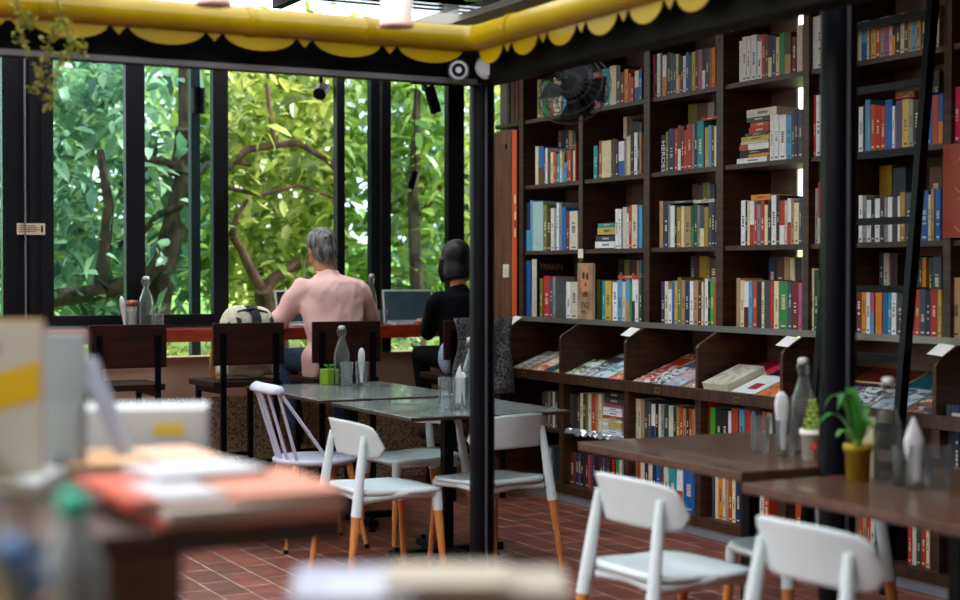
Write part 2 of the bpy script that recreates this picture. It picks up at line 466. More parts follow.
# label holders on the lip
for px in (524, 588, 657.5, 737):
    p = pX(px, 380, XL - .016)
    h = MB(); w_, hh = .026, .014
    for a in ((-w_, -hh, w_, -hh + .004), (-w_, hh - .004, w_, hh), (-w_, -hh, -w_ + .004, hh), (w_ - .004, -hh, w_, hh)):
        h.box((-.003, a[0], a[1]), (0, a[2], a[3]))
    h.build('label_holder', mat('brass_holder', '#a8814a', .35, metal=.7), bc, (XL - .0155 - XU, p.y - 9.36, ZLIP - .022))
# paper labels on the tray dividers
for y in (8.94, 7.47, 6.06, 5.02):
    sc = 1.0
    M = Matrix.Translation((XL + .01, y, 1.045 if y != 5.02 else 1.05)) @ Matrix.Rotation(-.55, 4, 'Y') @ Matrix.Rotation(.08, 4, 'X')
    ll = .13 if y == 8.94 else .075
    o = MB().box((-.01, -.045, -.001), (ll, .045, .001), M=M).build('paper_label', PAPER, None)
    tag(o, {8.94: 'white paper strip on the leftmost magazine tray divider', 7.47: 'white paper label on the tray divider right of the white and teal magazines',
            6.06: 'white paper label on the tray divider behind the tall swing-top bottle', 5.02: 'white paper label on the tray divider at the right edge of the picture'}[y], 'paper label')
# small tags on the uprights
for px, py, lab in ((580.5, 253.5, 'square cream card tag on the upright between the first two bookcase bays'),):
    p = pX(px, py, XU - .014)
    tag(MB().box((-.002, -.03, -.028), (0, .03, .028)).build('card_tag', mat('cream_card', '#e5e0c6', .6), None, (XU - .0125, p.y, p.z)), lab, 'tag')
# panelled end cupboard left of the bookcase
cp = empty('cupboard', (XU, 9.16, 0), 0, 'brown wood cupboard panel between the bookcase and the window wall', 'cupboard')
MB().box((.0, -.10, 0), (.3, .49, 2.36)).build('body', WOODP, cp)
MB().box((-.012, -.068, .3), (0, .46, 2.35)).build('door', WOODP, cp, bevel=.003)
sgn = MB().box((-.004, -.035, -.65), (0, .03, .62)).build('orange_strip', mat('orange_red_panel', '#d1532c', .45), None, (XU - .014, 9.04, 1.73))
tag(sgn, 'tall narrow orange strip banner beside the left end of the bookcase', 'banner')
for i, c_ in enumerate(('#e8dcc0', '#c98f2c', '#e6e0d0', '#8e2418', '#e8dcc0')):
    MB().box((-.0055, -.02, -.03), (-.004, .0, .03)).build('stripe', mat('stripe' + c_, c_, .5), sgn, (0, -.006, .16 - i * .055))
p = pX(507, 271, XU - .013)
sw = MB().box((-.012, -.04, -.045), (0, .04, .045)).build('light_switch', mat('switch_cream', '#ddd9c4', .4), None, (XU - .012, p.y, p.z), bevel=.003)
tag(sw, 'cream light switch plate on the brown cupboard door', 'light switch')
MB().box((-.004, -.012, -.02), (0, .012, .02)).build('rocker', mat('switch_rocker', '#c9c4ae', .4), sw, (-.012, 0, 0))
# small notice on the window frame
p = pY(31, 229, YW)
tg = MB().box((-.085, -.002, -.035), (.085, .0, .035)).build('notice', mat('notice_tan', '#b8ab95', .6), None, (p.x, YW - .0, p.z))
tag(tg, 'small tan notice plate with dark lines on the wide black window frame', 'notice')
for i in range(4):
    MB().box((-.07, -.003, -.001), (.03 + .01 * (i % 3), -.002, .002)).build('text_line', BLACKM, tg, (0, 0, .02 - i * .012))
MB().box((0, -.003, -.02), (.012, -.002, .022)).build('mark', BLACKM, tg, (.06, 0, 0))

# ================================================================== BOOKS
PALC = dict(white='#f0f3f5', cream='#e8dcb4', grey='#8f9396', dgrey='#3f4246', black='#15151a', red='#b82a1c', dred='#6e1a17',
    maroon='#4c1519', orange='#e08a1e', rust='#bb4626', yellow='#cdb14a', mustard='#a98a1f', olive='#77752a', green='#2f8a45',
    bright_green='#3fae2c', dgreen='#1c4a35', teal='#1f9aa0', sky='#5aa3cc', blue='#1b5fae', navy='#1c2b52', purple='#574070',
    pink='#b9547f', brown='#5a3824', dbrown='#33211a', tan='#b39066', slate='#3c4d5a', aqua='#a9cdd0', bone='#d8d2c0', magenta='#c01a4c')
CNAME = dict(dgrey='dark grey', dred='dark red', dgreen='dark green', dbrown='dark brown', bright_green='bright green', sky='sky blue', bone='off-white', aqua='pale aqua')
def cname(c): return CNAME.get(c, c)
def pal(c):
    return mat('cover_' + c, PALC[c], .55, noise=.6, nscale=30, col2=tuple(v * .78 for v in lin(PALC[c])[:3]))
BOOKS = []     # dicts of every upright / lying book, chosen from later
ORD = ['first', 'second', 'third', 'fourth', 'fifth', 'sixth', 'seventh', 'eighth', 'ninth', 'tenth', 'eleventh', 'twelfth', 'thirteenth',
       'fourteenth', 'fifteenth', 'sixteenth', 'seventeenth', 'eighteenth', 'nineteenth', 'twentieth', 'twenty-first', 'twenty-second', 'twenty-third',
       'twenty-fourth', 'twenty-fifth', 'twenty-sixth', 'twenty-seventh', 'twenty-eighth', 'twenty-ninth', 'thirtieth']
def comp(ox, oy, sc, z, where, spec, back='', flat='', X=None, backlift=.15, lean=()):
    """one compartment read left to right off the photograph: 'x0 x1 top colour' per book, on the front plane of the shelf"""
    Xf = (XU + .012) if X is None else X
    prev = 1e9
    items = []
    for layer, txt in (('front', spec), ('back', back)):
        Xp = Xf if layer == 'front' else Xf + .165
        prev = 1e9; n = 0
        for e in [q.strip() for q in txt.split(',') if q.strip()]:
            a = e.split(); x0, x1, yt = float(a[0]), float(a[1]), float(a[2]); c = a[3]; c2 = a[4] if len(a) > 4 else None
            cx = ox + (x0 + x1) / 2 / sc
            y0 = pX(ox + x0 / sc, oy + 100, Xp).y; y1 = pX(ox + x1 / sc, oy + 100, Xp).y
            y0 = min(y0, prev - .0006); prev = y1
            zb = z if layer == 'front' else z + backlift
            h = pX(cx, oy + yt / sc, Xp).z - zb
            h = max(.12, min(.40 if layer == 'front' else .42 - backlift, h))
            if y0 - y1 < .005: continue
            n += 1
            BOOKS.append(dict(kind='up', x=Xp, y0=y0, y1=y1, z=zb, h=h, c=c, c2=c2, where=where, n=n, layer=layer,
                              area=((x1 - x0) / sc) * (h * 1549 / 8.3) * (1 if layer == 'front' else .55)))
    n = 0
    for e in [q.strip() for q in flat.split(',') if q.strip()]:
        a = e.split(); x0, x1, yt, yb = [float(v) for v in a[:4]]; c = a[4]; c2 = a[5] if len(a) > 5 else None
        y0 = pX(ox + x0 / sc, oy, Xf).y; y1 = pX(ox + x1 / sc, oy, Xf).y
        zb = pX(ox + (x0 + x1) / 2 / sc, oy + yb / sc, Xf).z; zt = pX(ox + (x0 + x1) / 2 / sc, oy + yt / sc, Xf).z
        n += 1
        BOOKS.append(dict(kind='flat', x=Xf, y0=y0, y1=y1, z=zb, h=zt - zb, c=c, c2=c2, where=where, n=n, layer='stack', zs=z,
                          area=(x1 - x0) / sc * (zt - zb) * 186))
R1, R2, R3, R4 = ROWS
W = lambda s, b: s + ' shelf, ' + b + ' bay'
# ---- first bay
comp(515, 60, 8.571, R4, W('top', 'first'), '190 222 170 olive,222 240 190 grey,245 300 180 green,300 326 200 pink,330 352 150 cream,358 394 180 bone,395 412 170 navy,413 442 150 sky,446 470 140 grey,471 500 120 teal,500 520 140 pink')
comp(515, 125, 8.571, R3, W('second', 'first'), '174 199 185 cream,202 246 185 blue brown,248 259 200 slate,260 277 198 white,280 304 230 brown,305 326 232 cream,328 353 232 rust,357 385 245 teal,386 398 220 white,399 421 235 mustard sky,424 440 320 sky,441 454 205 purple,455 477 215 rust,478 497 210 dbrown,498 513 220 cream,514 523 140 red',
     back='370 399 50 brown,400 429 45 black,430 459 50 navy,460 490 45 tan,491 520 50 dgrey')
comp(515, 190, 8.571, R2, W('third', 'first'), '88 129 110 navy sky,131 148 90 sky,150 240 100 aqua,243 274 125 olive,276 303 145 dbrown,306 335 155 cream,338 355 155 sky,356 374 110 white,376 399 115 grey,400 436 150 blue,440 462 180 dred,466 536 180 bone')
comp(515, 255, 8.571, R1, W('lowest', 'first'), '72 132 50 blue,212 236 200 olive,244 296 180 red,298 322 190 slate,324 345 185 grey,438 474 230 white,476 536 230 bone')
# ---- second bay
comp(580, 50, 8.571, R4, W('top', 'second'), '40 108 160 navy red,110 128 190 grey,130 174 190 rust pink,188 250 160 teal,254 309 135 bone,310 344 135 dgrey,346 376 190 dred,379 411 165 orange,414 435 200 rust,436 456 230 rust,468 500 180 white blue,502 529 160 blue')
comp(580, 115, 8.571, R3, W('second', 'second'), '116 148 265 teal,163 184 220 rust,186 264 220 cream,266 279 215 brown,280 300 200 dgrey,302 326 210 dbrown,330 378 225 white blue,384 399 200 grey,400 430 185 cream,434 456 180 black,462 490 150 white,491 507 180 navy,508 523 155 tan',
     back='370 399 15 bone,401 449 40 brown,451 499 55 navy,501 528 60 dgrey')
comp(580, 185, 8.571, R2, W('third', 'second'), '302 325 205 white,327 350 208 white,352 364 230 grey,366 400 190 bone,401 416 240 white,417 440 175 red,442 489 170 cream,491 505 180 blue,506 531 180 sky',
     flat='130 298 484 540 white,135 298 436 482 navy,150 300 362 425 yellow,155 300 327 358 teal')
comp(580, 255, 8.571, R1, W('lowest', 'second'), '135 163 210 olive,166 188 225 dgreen,190 211 220 teal,213 265 222 yellow,278 319 235 white,321 360 215 sky,362 389 230 bone,391 425 210 sky tan,427 443 240 green,446 470 210 white black,471 498 212 white,505 530 190 dgreen',
     back='325 374 30 dbrown,378 424 40 olive,430 480 40 maroon,484 508 45 tan,512 530 40 teal', flat='325 496 172 205 rust')
# ---- third bay
comp(648, 35, 8.577, R4, W('top', 'third'), '35 60 170 pink,61 74 180 black,76 103 160 white,105 121 165 slate,123 157 175 white orange,165 189 150 black,190 213 155 slate,215 238 160 slate,240 258 165 cream,259 278 165 black orange,279 299 180 black,300 322 180 white,323 350 150 blue,352 374 165 slate,375 402 145 yellow,404 426 130 dgrey,428 461 125 pink,463 489 120 black white,491 523 115 dgrey,525 545 110 rust,546 575 108 orange')
comp(648, 100, 7.5, R3, W('second', 'third'), '98 131 265 black,133 151 240 olive,154 195 215 navy,198 222 215 red,224 245 190 brown white,246 269 195 dred,270 287 225 rust,288 330 182 red,332 345 180 grey,346 368 180 navy,369 414 155 teal,415 425 200 black,427 450 205 yellow,451 474 190 sky,476 493 195 slate,494 521 195 cream',
     back='300 368 30 olive,370 444 25 brown,446 495 15 grey', flat='400 520 126 150 red')
comp(648, 175, 7.5, R2, W('third', 'third'), '86 112 195 tan,119 150 215 navy,151 165 220 grey,166 198 230 white,199 213 235 black,215 245 240 mustard,247 270 235 cream,271 319 235 tan,320 344 230 dgreen green,346 369 215 dgreen,370 386 225 grey,388 420 235 slate cream,421 451 240 mustard,455 476 205 slate,477 496 205 navy,498 520 210 black',
     back='330 369 70 brown,371 404 75 slate,406 440 60 olive,442 462 60 grey,464 500 70 dgrey', flat='130 338 192 212 slate,340 500 184 208 bone')
comp(648, 250, 7.5, R1, W('lowest', 'third'), '98 124 235 navy,125 150 235 cream,152 178 295 white,179 197 230 blue,198 220 230 yellow,221 248 205 olive,250 275 225 tan,277 308 240 navy,312 339 234 white,340 374 230 tan,375 399 240 maroon,400 414 240 cream,425 448 215 white,450 466 235 black,467 493 235 bright_green,494 521 235 rust',
     back='318 350 45 slate,352 383 45 maroon,384 439 45 mustard,440 459 50 olive,461 520 60 brown')
# ---- fourth bay
comp(722, 5, 7.5, R4, W('top', 'fourth'), '128 149 270 white,150 182 240 white,184 213 235 white,216 258 225 white,263 296 270 white,298 321 220 red,322 344 220 brown,345 373 225 dbrown cream,374 402 230 navy,403 428 240 cream,429 468 210 green,469 515 205 brown tan,523 556 240 dred,561 601 150 bone,603 633 170 red')
comp(722, 80, 6.664, R3, W('second', 'fourth'), '319 343 225 white,345 376 230 white,380 425 232 white,428 462 235 sky,464 481 210 slate,482 503 195 navy,505 536 195 dgrey,538 563 140 green',
     flat='100 300 517 552 white,120 312 491 514 orange black,125 300 467 489 black,118 312 424 464 white rust,126 308 406 422 bone,130 315 372 404 yellow,155 300 350 370 slate,180 312 312 348 red,190 312 277 310 rust,165 315 243 275 slate,165 364 188 241 bone')
comp(722, 165, 7.05, R2, W('third', 'fourth'), '133 163 250 white,164 176 255 black,177 194 255 cream,195 225 255 white red,226 245 290 red,246 270 280 grey,271 298 250 red,299 321 280 cream,323 345 250 black,347 380 212 white,382 404 215 dbrown,405 440 250 red white,441 456 250 bone,460 485 235 white red,487 505 250 tan,506 540 265 cream,541 559 230 slate,561 580 240 dgrey,581 606 240 rust',
     flat='205 342 207 248 orange')
comp(722, 245, 6.664, R1, W('lowest', 'fourth'), '95 121 220 tan,122 145 235 cream,147 176 245 white maroon,178 201 240 sky,205 232 240 rust,233 262 245 black,263 280 245 cream,281 320 235 dgrey,321 345 240 red,346 376 240 cream,380 437 240 green,438 464 245 slate,466 505 240 dred,507 531 250 pink,532 560 245 blue',
     back='310 356 80 navy,360 411 100 brown,413 446 80 tan,450 482 85 cream,490 528 80 dbrown,530 552 80 grey')
# ---- narrow bay beside the post
comp(722, 5, 7.5, R4, W('top', 'narrow fifth'), '672 709 90 white,711 748 80 white')
comp(722, 80, 6.664, R3, W('second', 'narrow fifth'), '608 624 100 red,625 657 100 white,670 700 120 dgrey,702 735 130 brown')
comp(722, 165, 7.05, R2, W('third', 'narrow fifth'), '655 675 165 grey,676 706 120 rust cream,712 740 140 brown')
comp(722, 245, 6.664, R1, W('lowest', 'narrow fifth'), '593 612 155 cream,613 640 170 dgreen,641 672 230 olive,675 710 190 dbrown')
# ---- sixth bay
comp(850, 0, 8, R4, W('top', 'sixth'), '60 88 180 bone,90 132 165 sky blue,134 150 165 cream,151 164 180 brown,165 204 175 yellow,205 240 160 rust,241 272 140 grey,275 310 130 pink,312 333 140 bone,335 360 120 dbrown orange,362 399 120 dbrown,401 430 105 bone,432 462 110 brown,463 489 110 tan,490 522 105 sky,524 562 90 tan,570 600 80 brown,602 622 90 maroon,624 645 200 blue,646 674 60 maroon,678 710 45 bone')
comp(850, 65, 6.32, R3, W('second', 'sixth'), '54 80 265 white,82 93 250 black,95 126 220 sky,130 156 250 rust,157 194 255 red,195 220 260 rust,222 264 220 blue,266 281 260 white,290 326 225 purple,328 370 215 yellow,372 396 215 grey,398 440 220 dbrown,442 464 200 rust,465 516 175 blue,519 556 190 rust,558 586 180 blue orange',
     back='455 490 65 grey,495 522 20 bone,525 560 40 dbrown', flat='288 408 188 208 rust,295 405 168 186 tan')
comp(850, 155, 6.32, R2, W('third', 'sixth'), '54 76 255 white,78 102 260 grey,104 131 285 white,133 155 260 black,156 186 275 white,188 214 260 dbrown,215 232 265 grey,237 265 265 white,267 299 265 dgrey,300 314 260 white,315 346 235 mustard,350 388 240 slate,390 418 230 white,430 444 240 grey,445 492 225 blue,493 508 250 cream,510 529 215 tan,538 571 215 blue',
     back='183 262 65 mustard,272 350 80 slate,500 580 80 brown')
comp(850, 240, 5.72, R1, W('lowest', 'sixth'), '36 64 275 dred,66 91 275 orange,93 113 275 white,114 136 280 pink sky,145 181 275 orange,188 214 275 blue,215 236 280 teal,237 263 280 white,270 300 270 dgrey,310 329 280 brown,331 347 280 white,349 370 280 red,371 397 285 rust,398 431 280 slate,433 459 290 navy,460 499 280 red,501 521 285 yellow',
     back='165 189 70 slate,190 221 75 bone,232 270 80 dbrown,345 361 90 rust,362 391 90 dgreen,393 409 100 brown,411 433 100 orange,450 468 100 dgreen,470 520 95 slate')
# ---- last bay, cut by the right edge of the picture
comp(850, 65, 6.32, R3, W('second', 'last'), '655 694 140 magenta')
comp(850, 240, 5.72, R1, W('lowest', 'last'), '556 581 225 brown,582 632 215 tan')
# ---- lower case, upper row and floor row
XLB = XL + .06
comp(540, 380, 5, LOWS[1], W('upper low', 'first'), '10 24 60 dgrey,25 38 55 brown,39 50 60 grey,51 62 50 slate,63 74 60 cream,75 88 55 dgrey', X=XLB)
comp(540, 380, 5, LOWS[1], W('upper low', 'second'), '148 166 70 dgrey,167 184 72 dbrown,185 200 75 dgrey,201 214 65 cream,215 227 70 dgrey,228 240 72 olive,241 256 68 bone,257 276 75 rust,277 290 72 tan,291 308 70 cream', X=XLB,
     flat='310 410 272 300 white,310 410 252 270 white,310 408 236 250 bone,312 408 214 234 yellow white,312 408 196 212 bone,314 408 182 194 rust,314 410 158 180 white,316 410 140 156 white,318 410 122 138 pink,322 412 92 120 dgrey,324 412 62 90 dbrown')
comp(630, 390, 3.53, LOWS[1], W('upper low', 'third'), '14 26 30 cream,27 37 32 bone,38 50 35 tan,51 62 38 dgrey,63 74 40 slate,75 88 50 white navy,89 99 45 black,100 109 50 bone,110 120 52 grey,121 135 50 dgreen,136 152 55 bone,153 162 60 navy,163 174 60 mustard,175 186 62 rust,187 197 66 tan,198 207 65 dbrown,208 218 66 rust,219 226 68 tan,228 242 62 cream', X=XLB)
comp(630, 390, 3.53, LOWS[1], W('upper low', 'fourth'), '264 280 12 red,283 300 62 bright_green,303 322 70 black,323 345 72 black,346 356 75 white,357 380 65 rust,385 403 70 sky,406 424 72 red,428 440 74 sky,442 460 75 black,465 480 76 rust,482 500 80 bone,504 520 80 navy', X=XLB)
comp(540, 380, 5, LOWS[0], W('floor level', 'first'), '15 25 330 grey,26 40 335 black,41 55 340 bone,56 70 340 slate', X=XLB)
lowb = []
xx = 120
for i, c in enumerate('red rust maroon dred brown navy purple black maroon navy rust purple maroon black navy dred purple navy brown black red'.split()):
    lowb.append('%d %d %d %s' % (xx, xx + 11, 355 + i * 2, c)); xx += 12
comp(540, 380, 5, LOWS[0], W('floor level', 'second'), ','.join(lowb) + ',380 394 400 green,396 410 400 bone', X=XLB)
comp(630, 390, 3.53, LOWS[0], W('floor level', 'third'), '14 24 250 tan,25 36 252 rust,37 50 250 cream,52 64 258 navy,65 78 256 cream,79 92 262 navy,93 106 262 blue,107 118 265 brown,119 135 262 bone,138 164 275 teal,165 186 280 white rust,189 226 285 blue,229 243 290 cream', X=XLB)
comp(630, 390, 3.53, LOWS[0], W('floor level', 'fourth'), '289 300 296 dgrey,301 311 300 cream,312 326 302 orange,327 336 304 bone,337 348 306 tan,349 360 308 rust,361 372 310 cream,374 390 312 navy,392 408 315 purple,410 425 320 dbrown,427 440 322 purple,442 456 325 navy,458 472 328 bone,474 490 330 rust', X=XLB)
comp(720, 400, 3, LOWS[0], W('floor level', 'fifth'), '200 220 300 dgrey,226 246 310 rust,250 268 315 navy,300 318 320 black,320 336 325 dbrown,338 352 325 black,354 372 330 bone', X=XLB)
comp(800, 380, 2.727, LOWS[0], W('floor level', 'sixth'), '160 170 370 rust,171 182 372 tan,183 192 374 red,193 204 374 bone,206 220 376 black,222 240 378 dbrown,242 262 378 black,295 306 395 red,307 318 396 bone,319 330 398 dgreen,331 344 398 red,345 354 400 cream,355 366 400 dred', X=XLB)
comp(850, 380, 5, LOWS[1], W('upper low', 'last'), '480 500 90 slate,502 520 92 dgrey,522 545 95 navy', X=XLB)

def book_geo(mb, b, slots, off):
    """cover boards, spine and page block round a local origin off"""
    rr = random.Random(int(b['y0'] * 9973 + b['z'] * 331))
    ci, pi, ki = slots
    if b['kind'] == 'up':
        t = b['y0'] - b['y1'] - .0008; h = b['h']; d = min(.15, .62 * h + rr.uniform(-.01, .02)); x0 = b['x'] + b.get('dx', 0); y0 = b['y1'] + .0004; z0 = b['z']
        e = min(.0022, t * .15)
        def B(a, c, mi): mb.box([a[k] - off[k] for k in range(3)], [c[k] - off[k] for k in range(3)], mi)
        B((x0, y0, z0), (x0 + d, y0 + e, z0 + h), ci); B((x0, y0 + t - e, z0), (x0 + d, y0 + t, z0 + h), ci)
        B((x0, y0 + e, z0), (x0 + .003, y0 + t - e, z0 + h), ci)
        B((x0 + .003, y0 + e, z0 + .003), (x0 + d - .003, y0 + t - e, z0 + h - .004), pi)
        f = rr.random()
        if b['c2']:
            B((x0 - .0006, y0, z0), (x0, y0 + t, z0 + h * rr.uniform(.42, .5)), ki)
        elif f < .75 and t > .012:
            k0 = rr.uniform(.3, .45); k1 = k0 + rr.uniform(.2, .35)
            w = t * rr.uniform(.14, .22); nl = rr.randint(5, 9)
            for i in range(nl):   # lettering suggested by short blocks running up the spine
                if rr.random() < .15: continue
                za = z0 + h * (k0 + (k1 - k0) * i / nl); zb = za + h * (k1 - k0) / nl * rr.uniform(.5, .8)
                B((x0 - .0005, y0 + t / 2 - w, za), (x0, y0 + t / 2 + w, zb), ki)
            B((x0 - .0005, y0 + t * .25, z0 + .012), (x0, y0 + t * .75, z0 + .02), ki)
    else:
        t = b['h'] - .0006; L = b['y0'] - b['y1']; x0 = b['x']; y1 = b['y1']; z0 = b['z'] + .0003; d = .15; e = min(.002, t * .15)
        def B(a, c, mi): mb.box([a[k] - off[k] for k in range(3)], [c[k] - off[k] for k in range(3)], mi)
        B((x0, y1, z0), (x0 + d, y1 + L, z0 + e), ci); B((x0, y1, z0 + t - e), (x0 + d, y1 + L, z0 + t), ci)
        B((x0, y1, z0 + e), (x0 + .003, y1 + L, z0 + t - e), ci); B((x0 + .003, y1 + .003, z0 + e), (x0 + d - .002, y1 + L - .003, z0 + t - e), pi)
        if b['c2']: B((x0 - .0006, y1 + L * .7, z0), (x0, y1 + L, z0 + t), ki)
        elif t > .012:
            for i in range(7): B((x0 - .0005, y1 + L * (.3 + .05 * i), z0 + t * .35), (x0, y1 + L * (.335 + .05 * i), z0 + t * .65), ki)
def contrast(c): return 'cream' if sum(lin(PALC[c])[:3]) < .75 else 'dgrey'
def sizew(b):
    t = (b['y0'] - b['y1']) if b['kind'] == 'up' else b['h']
    return 'thin' if t < .020 else ('thick' if t > .034 else 'slim' if t < .027 else 'medium-thick')
# set lying stacks down on each other so nothing hovers
groups = {}
for b in BOOKS:
    if b['kind'] == 'flat': groups.setdefault((b['where'],), []).append(b)
BOOKS.sort(key=lambda b: -b['area'])
keep = [b for b in BOOKS if b['c']][:300]
rest = BOOKS[300:]
print('BOOKS', len(BOOKS))
for b in sorted(keep, key=lambda b: (b['where'], b['layer'], b['n'])):
    off = (b['x'], (b['y0'] + b['y1']) / 2, b['z'])
    mb = MB(); book_geo(mb, b, (0, 1, 2), off)
    o = mb.build('book', [pal(b['c']), PAGES, pal(b['c2'] or contrast(b['c']))], None, off)
    c_ = cname(b['c']) + (' and ' + cname(b['c2']) if b['c2'] and b['c2'] != b['c'] else '')
    if b['kind'] == 'up':
        pos = ORD[b['n'] - 1] + ' from left' + (' in the back row' if b['layer'] == 'back' else ' in front row')
        lab = '%s %s book, %s, %s' % (sizew(b), c_, pos, b['where'])
    else:
        lab = '%s %s book lying flat, %s from bottom, %s' % (sizew(b), c_, ORD[b['n'] - 1], b['where'])
    lab = lab.replace(' in front row', '') if len(lab.split()) > 16 else lab
    tag(o, lab, 'book', 'books on the ' + b['where'])
    b['obj'] = o
# the smallest ones together
if rest:
    mb = MB(); cols = sorted({b['c'] for b in rest} | {b['c2'] or contrast(b['c']) for b in rest}); ix = {c: i for i, c in enumerate(cols)}
    off = (XU, 7, 0)
    for b in rest: book_geo(mb, b, (ix[b['c']], len(cols), ix[b['c2'] or contrast(b['c'])]), off)
    o = mb.build('small_books', [pal(c) for c in cols] + [PAGES], None, off)
    tag(o, 'the many small books filling the remaining gaps of the bookcase', 'books', kind='stuff')
# risers carrying the back rows
done = set()
for b in BOOKS:
    if b['layer'] == 'back' and b['where'] not in done:
        done.add(b['where'])
        bs = [q for q in BOOKS if q['layer'] == 'back' and q['where'] == b['where']]
        ya = min(q['y1'] for q in bs) - .02; yb = max(q['y0'] for q in bs) + .02
        bpart('riser', MB().box((XU + .17, ya, b['z'] - .15), (XB - .012, yb, b['z'])), WOODH)
# lettered spines and covers
TXW = mat('letter_white', '#e8e6e0', .5)
hb = next((b for b in BOOKS if b['where'] == W('second', 'third') and b['layer'] == 'front' and b['n'] == 1), None)
if hb and 'obj' in hb:
    text('spine_title', 'HEROES', (hb['y0'] - hb['y1']) * 1.15, TXW, hb['obj'], (-.0012, 0, hb['h'] * .42), (PI / 2, PI / 2, -PI / 2))
# tall black art book with a white spine, its lettered cover turned to the room
p0 = pX(515 + 145 / 8.571, 300, XU + .012); p1 = pX(515 + 184 / 8.571, 300, XU + .012); aw = p0.y - p1.y
ao = empty('book', (XU + .012, p1.y, R1), 0, 'tall black art book with a white spine and copper title, lowest shelf, first bay', 'book')
MB().box((0, .0, 0), (.004, aw, .375)).build('spine', pal('bone'), ao)
MB().box((.004, 0, 0), (.26, .003, .375)).box((.004, aw - .003, 0), (.26, aw, .375)).build('cover', pal('black'), ao)
MB().box((.005, .003, .003), (.255, aw - .003, .371)).build('page_block', PAGES, ao)
text('cover_title', 'MARIN', .055, mat('letter_copper', '#b0714a', .4), ao, (.115, -.001, .325), (PI / 2, 0, 0))
# skull cover book standing face out
q0 = pX(580, 300, XU + .02); q1 = pX(580 + 132 / 8.571, 300, XU + .02)
sk = empty('book', (XU - .029, (q0.y + q1.y) / 2 - .05, R1), 0, 'thick book with a brown skull-like face on its cover, facing out, lowest shelf, second bay', 'book')
w2 = (q0.y - q1.y) / 2
MB().box((0, -w2, 0), (.004, w2, .345)).build('cover', mat('skull_cover', '#b89878', .5, noise=1, nscale=9, col2='#8a6a50'), sk)
MB().box((.004, -w2 + .002, .003), (.0165, w2, .342)).build('page_block', PAGES, sk)
DKB = mat('skull_shade', '#3a2116', .6); 
mm = Matrix.Rotation(PI / 2, 4, 'Y')
def disc(cy, cz, ry, rz, m, nm, x=-.001):
    vs = [(x, cy + ry * math.cos(2 * PI * k / 18), cz + rz * math.sin(2 * PI * k / 18)) for k in range(18)] + [(0.0, cy + ry * math.cos(2 * PI * k / 18), cz + rz * math.sin(2 * PI * k / 18)) for k in range(18)]
    MB().add(vs, [tuple(reversed(range(18)))] + [(k, (k + 1) % 18, 18 + (k + 1) % 18, 18 + k) for k in range(18)]).build(nm, m, sk)
disc(.0, .24, .055, .09, mat('skull_bone', '#c08a62', .6), 'cover_picture', -.0006)
disc(.018, .27, .016, .024, DKB, 'cover_picture'); disc(-.026, .265, .016, .024, DKB, 'cover_picture')
disc(-.006, .215, .008, .014, DKB, 'cover_picture'); disc(-.004, .155, .03, .018, mat('skull_mouth', '#5e3524', .6), 'cover_picture')
text('cover_title', 'EVO', .055, mat('letter_dark', '#20150f', .5), sk, (-.0015, .0, .085), (PI / 2, 0, -PI / 2), sx=.8)
text('cover_title', 'THE', .03, mat('letter_dark', '#20150f', .5), sk, (-.0015, .02, .045), (PI / 2, 0, -PI / 2), sx=.9)

# ---- magazines lying on the sloping trays
def coverm(name, cs, scale=14):
    if name in _m: return _m[name]
    m = bpy.data.materials.new(name); m.use_nodes = True
    nt = m.node_tree; b = nt.nodes['Principled BSDF']; tc = nt.nodes.new('ShaderNodeTexCoord'); n = nt.nodes.new('ShaderNodeTexNoise')
    n.inputs['Scale'].default_value = scale; n.inputs['Detail'].default_value = 3; n.inputs['Distortion'].default_value = 1.2
    nt.links.new(tc.outputs['Object'], n.inputs['Vector']); r = nt.nodes.new('ShaderNodeValToRGB'); r.color_ramp.interpolation = 'CONSTANT'
    r.color_ramp.elements[0].color = lin(cs[0]); r.color_ramp.elements[1].color = lin(cs[1]); r.color_ramp.elements[1].position = .46
    for i, c in enumerate(cs[2:]):
        e = r.color_ramp.elements.new(.56 + .08 * i); e.color = lin(c)
    nt.links.new(n.outputs['Fac'], r.inputs[0]); nt.links.new(r.outputs[0], b.inputs['Base Color']); b.inputs['Roughness'].default_value = .28
    _m[name] = m; return m
def magazine(px, py, w, h, t, cols, label, dz=0, band=None, kind='magazine', rz=0, lift=0):
    """px,py: photograph position of its lower left corner on the tray"""
    p = pX(px, py, XL + .015)
    y = p.y
    o = empty(kind, (XL + .018 + lift * .1, y, ZLIP - .0065 + lift), 0, label, kind, None)
    o.rotation_euler = (0, -trayslope, rz)
    MB().box((0, -w, t - .001), (h, 0, t)).build('cover', coverm('cover_' + label[:24].replace(' ', '_'), cols), o)
    MB().box((0.002, -w + .001, 0), (h - .001, -.001, t - .001)).build('page_block', PAGES, o)
    if band: MB().box((h * .62, -w, t), (h * .85, 0, t + .0006)).build('title_band', mat('band' + band, band, .4), o)
    return o
G = .44
